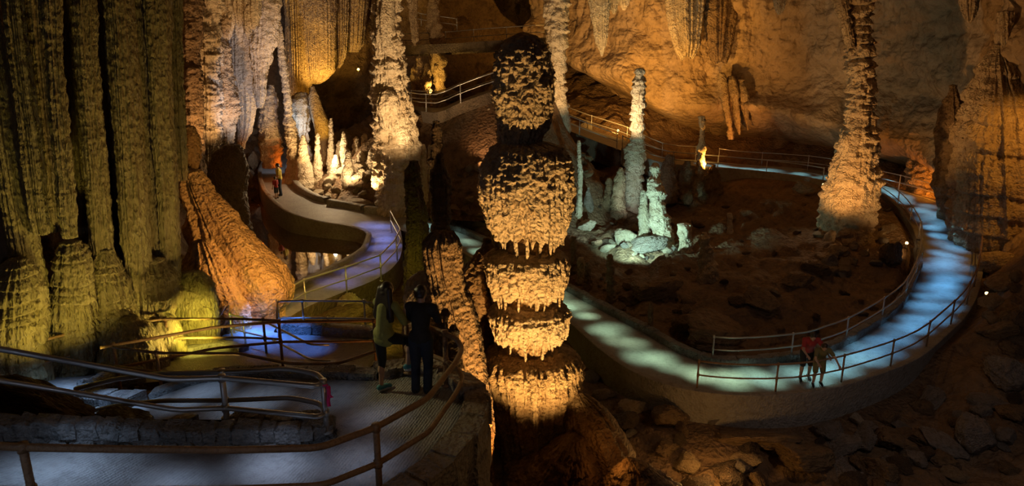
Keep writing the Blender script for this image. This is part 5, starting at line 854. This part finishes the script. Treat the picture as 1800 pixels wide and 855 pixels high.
def person(name_label, loc, rz, sc, J, top, bottom, shoes, hair='short', sleeve=1.0, leg=1.0, fem=False, sole=None):
    root = empty('person', loc, name_label, 'person', None, rz); root.scale = (sc, sc, sc)
    j = {k: np.array(v, float) for k, v in J.items()}; f = .9 if fem else 1.0
    b = MB(); hd = j['head']; fw = j['face'] / np.linalg.norm(j['face']); rt = np.cross(fw, [0, 0, 1.0]); rt /= np.linalg.norm(rt); up = np.cross(rt, fw)
    caps(b, j['pelvis'] + [-.05, 0, 0], j['pelvis'] + [.05, 0, 0], .105 * f, .105 * f); caps(b, j['pelvis'], j['spine'], .11 * f, .10 * f); caps(b, j['spine'], j['chest'], .11 * f, .125 * f)
    for s, S in ((-1, 'L'), (1, 'R')):
        caps(b, j['chest'] + [0, 0, .03], j['sh' + S], .09 * f, .052 * f); caps(b, j['sh' + S], j['el' + S], .047 * f, .036 * f); caps(b, j['el' + S], j['wr' + S], .036 * f, .024 * f); hand(b, j['wr' + S], j['wr' + S] - j['el' + S] + np.array([0, 0, .02]), s)
        caps(b, j['hip' + S], j['kn' + S], .082 * f, .053 * f); caps(b, j['kn' + S], j['kn' + S] * .6 + j['an' + S] * .4 + [0, -.012, 0], .05 * f, .054 * f); caps(b, j['kn' + S] * .6 + j['an' + S] * .4, j['an' + S], .05 * f, .034 * f); caps(b, j['an' + S], j['to' + S], .032, .026)
    caps(b, j['chest'] + [0, 0, .06], hd - up * .05, .058 * f, .052 * f)
    ell(b, hd + up * .02, (.075, .092, .105)); caps(b, hd - up * .05 + fw * .02, hd - up * .075 + fw * .055, .058, .03)      # skull, jaw
    caps(b, hd + up * .01 + fw * .088, hd - up * .022 + fw * .104, .009, .013); caps(b, hd - up * .052 + fw * .084 - rt * .016, hd - up * .052 + fw * .084 + rt * .016, .009, .009)   # nose, mouth
    for s in (-1, 1): ell(b, hd + rt * .076 * s - up * .005, (.012, .02, .03)); caps(b, hd + up * .03 + fw * .084 + rt * .016 * s, hd + up * .03 + fw * .078 + rt * .042 * s, .009, .009)     # ears, brows
    blend(b, 'body', M['skin'], root, .0075, 3)
    for s in (-1, 1):
        e = MB(); ell(e, hd + up * .012 + fw * .082 + rt * .03 * s, (.012, .012, .010)); e.build('eye', M['white'], root)
    h = MB()
    ell(h, hd + up * .04 - fw * .018, (.088, .10, .105))
    for t in np.linspace(-1, 1, 7): caps(h, hd + up * .06 - fw * .05 + rt * .06 * t, hd - up * .03 - fw * (.07 + .02 * (1 - t * t)) + rt * .055 * t, .035, .028)
    if hair == 'long':
        for t in np.linspace(-1, 1, 9):
            for k in range(2): caps(h, hd + up * .03 - fw * .06 + rt * .075 * t, hd - np.array([0, 0, .42 + .05 * k - .06 * abs(t)]) - fw * (.12 - .02 * k) + rt * (.15 * t), .052, .038)
    blend(h, 'hair', M['hair'], root, .012, 4)
    t = MB(); g = .022; P_ = j['pelvis']
    caps(t, P_ + [-.05, 0, .02], P_ + [.05, 0, .02], .108 * f + g, .108 * f + g); caps(t, P_ + [0, 0, .02], j['spine'], .118 * f + g, .105 * f + g); caps(t, j['spine'], j['chest'], .115 * f + g, .13 * f + g)
    if fem: caps(t, P_ + [-.05, 0, -.06], P_ + [.05, 0, -.06], .105 * f + g, .105 * f + g)
    for S in 'LR':
        caps(t, j['chest'] + [0, 0, .03], j['sh' + S], .095 * f + g, .055 * f + g); el = j['sh' + S] + (j['el' + S] - j['sh' + S]) * min(sleeve * 2, 1); caps(t, j['sh' + S], el, .052 * f + g * .8, .042 * f + g)
        if sleeve > .5: caps(t, j['el' + S], j['el' + S] + (j['wr' + S] - j['el' + S]) * (sleeve - .5) * 2, .040 * f + g * .9, .030 * f + g * .7)
    blend(t, 'top', M[top], root, .012, 4)
    q = MB(); g = .016
    caps(q, P_ + [-.05, 0, -.01], P_ + [.05, 0, -.01], .106 * f + g, .106 * f + g)
    for S in 'LR':
        kn = j['hip' + S] + (j['kn' + S] - j['hip' + S]) * min(leg * 2, 1); caps(q, j['hip' + S], kn, .088 * f + g, .06 * f + g * (1.6 if leg <= .5 else 1))
        if leg > .5: caps(q, j['kn' + S], j['kn' + S] + (j['an' + S] - j['kn' + S]) * (leg - .5) * 2, .056 * f + g, .045 * f + g * (1.4 if leg > .9 else .6))
    blend(q, 'trousers' if leg > .9 else ('leggings' if leg > .5 else 'shorts'), M[bottom], root, .012, 4)
    for S in 'LR':
        m = MB(); a, o_ = j['an' + S], j['to' + S]; d = o_ - a; caps(m, a - d * .22 + [0, 0, -.02], o_ - d * .1, .044, .038); caps(m, a + [0, 0, -.01], a + d * .4 + [0, 0, -.012], .046, .04); caps(m, o_ - d * .3, o_ + d * .12, .042, .034)
        so = blend(m, 'shoe', M[shoes], root, .010, 4)
        if sole:
            m = MB(); V, Q, T = tube_geo([a - d * .35 + [0, 0, -.05], a + [0, 0, -.052], o_ - d * .3 + [0, 0, -.03], o_ + d * .2 + [0, 0, -.026]], np.array([.03, .04, .042, .028]), 12); m.add(V, Q, T); m.build('sole', M[sole], so)
    return root
WOMAN = dict(pelvis=(0, 0, .92), spine=(0, .03, 1.12), chest=(0, .08, 1.30), head=(.0, .12, 1.56), face=(0, 1, -.18), hipL=(-.085, 0, .89), knL=(-.09, .03, .49), anL=(-.08, -.03, .09), toL=(-.06, .12, .045), hipR=(.09, .01, .89), knR=(.23, .31, .77), anR=(.22, .24, .39), toR=(.27, .38, .35),
             shL=(-.165, .08, 1.37), elL=(-.22, .20, 1.12), wrL=(-.10, .40, 1.08), shR=(.165, .08, 1.37), elR=(.235, .19, 1.11), wrR=(.16, .41, 1.05))
BOY = dict(pelvis=(0, 0, .92), spine=(0, .02, 1.12), chest=(0, .06, 1.31), head=(.0, .10, 1.57), face=(.2, 1, -.15), hipL=(-.09, 0, .89), knL=(-.10, .03, .49), anL=(-.10, -.02, .09), toL=(-.11, .13, .045), hipR=(.09, 0, .89), knR=(.09, .04, .49), anR=(.08, 0, .09), toR=(.10, .15, .045),
           shL=(-.175, .07, 1.37), elL=(-.215, .19, 1.13), wrL=(-.02, .34, 1.12), shR=(.175, .07, 1.37), elR=(.215, .20, 1.13), wrR=(.03, .35, 1.15))
LEAN = dict(pelvis=(0, -.05, .90), spine=(0, .04, 1.08), chest=(0, .16, 1.23), head=(.02, .29, 1.43), face=(0, 1, -.5), hipL=(-.09, -.05, .87), knL=(-.12, .0, .47), anL=(-.13, -.10, .09), toL=(-.14, .05, .045), hipR=(.09, -.05, .87), knR=(.12, .06, .48), anR=(.13, 0, .09), toR=(.15, .15, .045),
            shL=(-.18, .17, 1.29), elL=(-.34, .27, 1.10), wrL=(-.40, .44, .95), shR=(.18, .17, 1.29), elR=(.24, .30, 1.05), wrR=(.18, .46, .95))
STAND = dict(pelvis=(0, 0, .92), spine=(0, .01, 1.12), chest=(0, .02, 1.31), head=(0, .05, 1.57), face=(.1, 1, -.1), hipL=(-.09, 0, .89), knL=(-.10, .02, .49), anL=(-.10, -.02, .09), toL=(-.12, .13, .045), hipR=(.09, 0, .89), knR=(.10, .03, .49), anR=(.11, 0, .09), toR=(.14, .14, .045),
             shL=(-.18, .02, 1.38), elL=(-.23, .02, 1.10), wrL=(-.22, .12, .87), shR=(.18, .02, 1.38), elR=(.24, .03, 1.10), wrR=(.20, .16, .92))
R_ = math.radians
person('woman with long dark hair, olive top and black leggings, one foot on the kerb', at(680, 690, z=4.65), R_(-32), 1.12, WOMAN, 'olive', 'black', 'teal', 'long', .95, .64, True, 'white')
person('person with short dark hair, dark shirt and jeans leaning on the terrace rail', at(743, 694, z=4.65), R_(-12), 1.10, BOY, 'charcoal', 'denim', 'black', 'short', .45, 1.0)
person('person in a red shirt and dark shorts leaning over the railing of the looping path', at(1414, 668, z=.33), R_(176), 1.10, LEAN, 'red', 'black', 'black', 'short', .3, .46)
person('person in khaki shirt and shorts standing in front of the one in red', at(1436, 679, z=.33), R_(172), .98, LEAN, 'khaki', 'khaki', 'black', 'short', .3, .44, False, 'white')
person('grown person in a yellow top standing on the far left path beside a child', at(494, 345, z=2.68), R_(100), 1.08, STAND, 'yellow', 'denim', 'black', 'short', .4, 1.0)
person('small child in a red top standing on the far left path', at(487, 350, z=2.7), R_(60), .72, STAND, 'red', 'charcoal', 'black', 'short', .4, .46)
# pink ribbon tied to the end of the galvanised rail
p0 = at(570, 676, z=5.6); m = MB()
for k, (dx, L) in enumerate(((.02, .30), (.05, .17))):
    t = np.linspace(0, 1, 14); P = np.stack([p0[0] + .045 + dx * t + .01 * np.sin(t * 6 + k), np.full(14, p0[1]) - .03 + .02 * np.sin(t * 5 + k), p0[2] - .02 - L * t], -1); wv = np.array([.022, .012, 0])
    G = np.stack([P - wv, P + wv, P + wv + [0, .004, 0], P - wv + [0, .004, 0]], 1); m.add(G.reshape(-1, 3), grid_faces(14, 4))
V, Q, T = tube_geo([p0 + [.0, -.045, .0], p0 + [.045, 0, -.01], p0 + [0, .045, .0], p0 + [-.045, 0, .01], p0 + [0, -.045, .0]], .012, 8); m.add(V, Q, T)
o = m.build('ribbon', M['pink']); tag(o, 'bright pink ribbon tied round the bent end of the galvanised rail', 'ribbon')
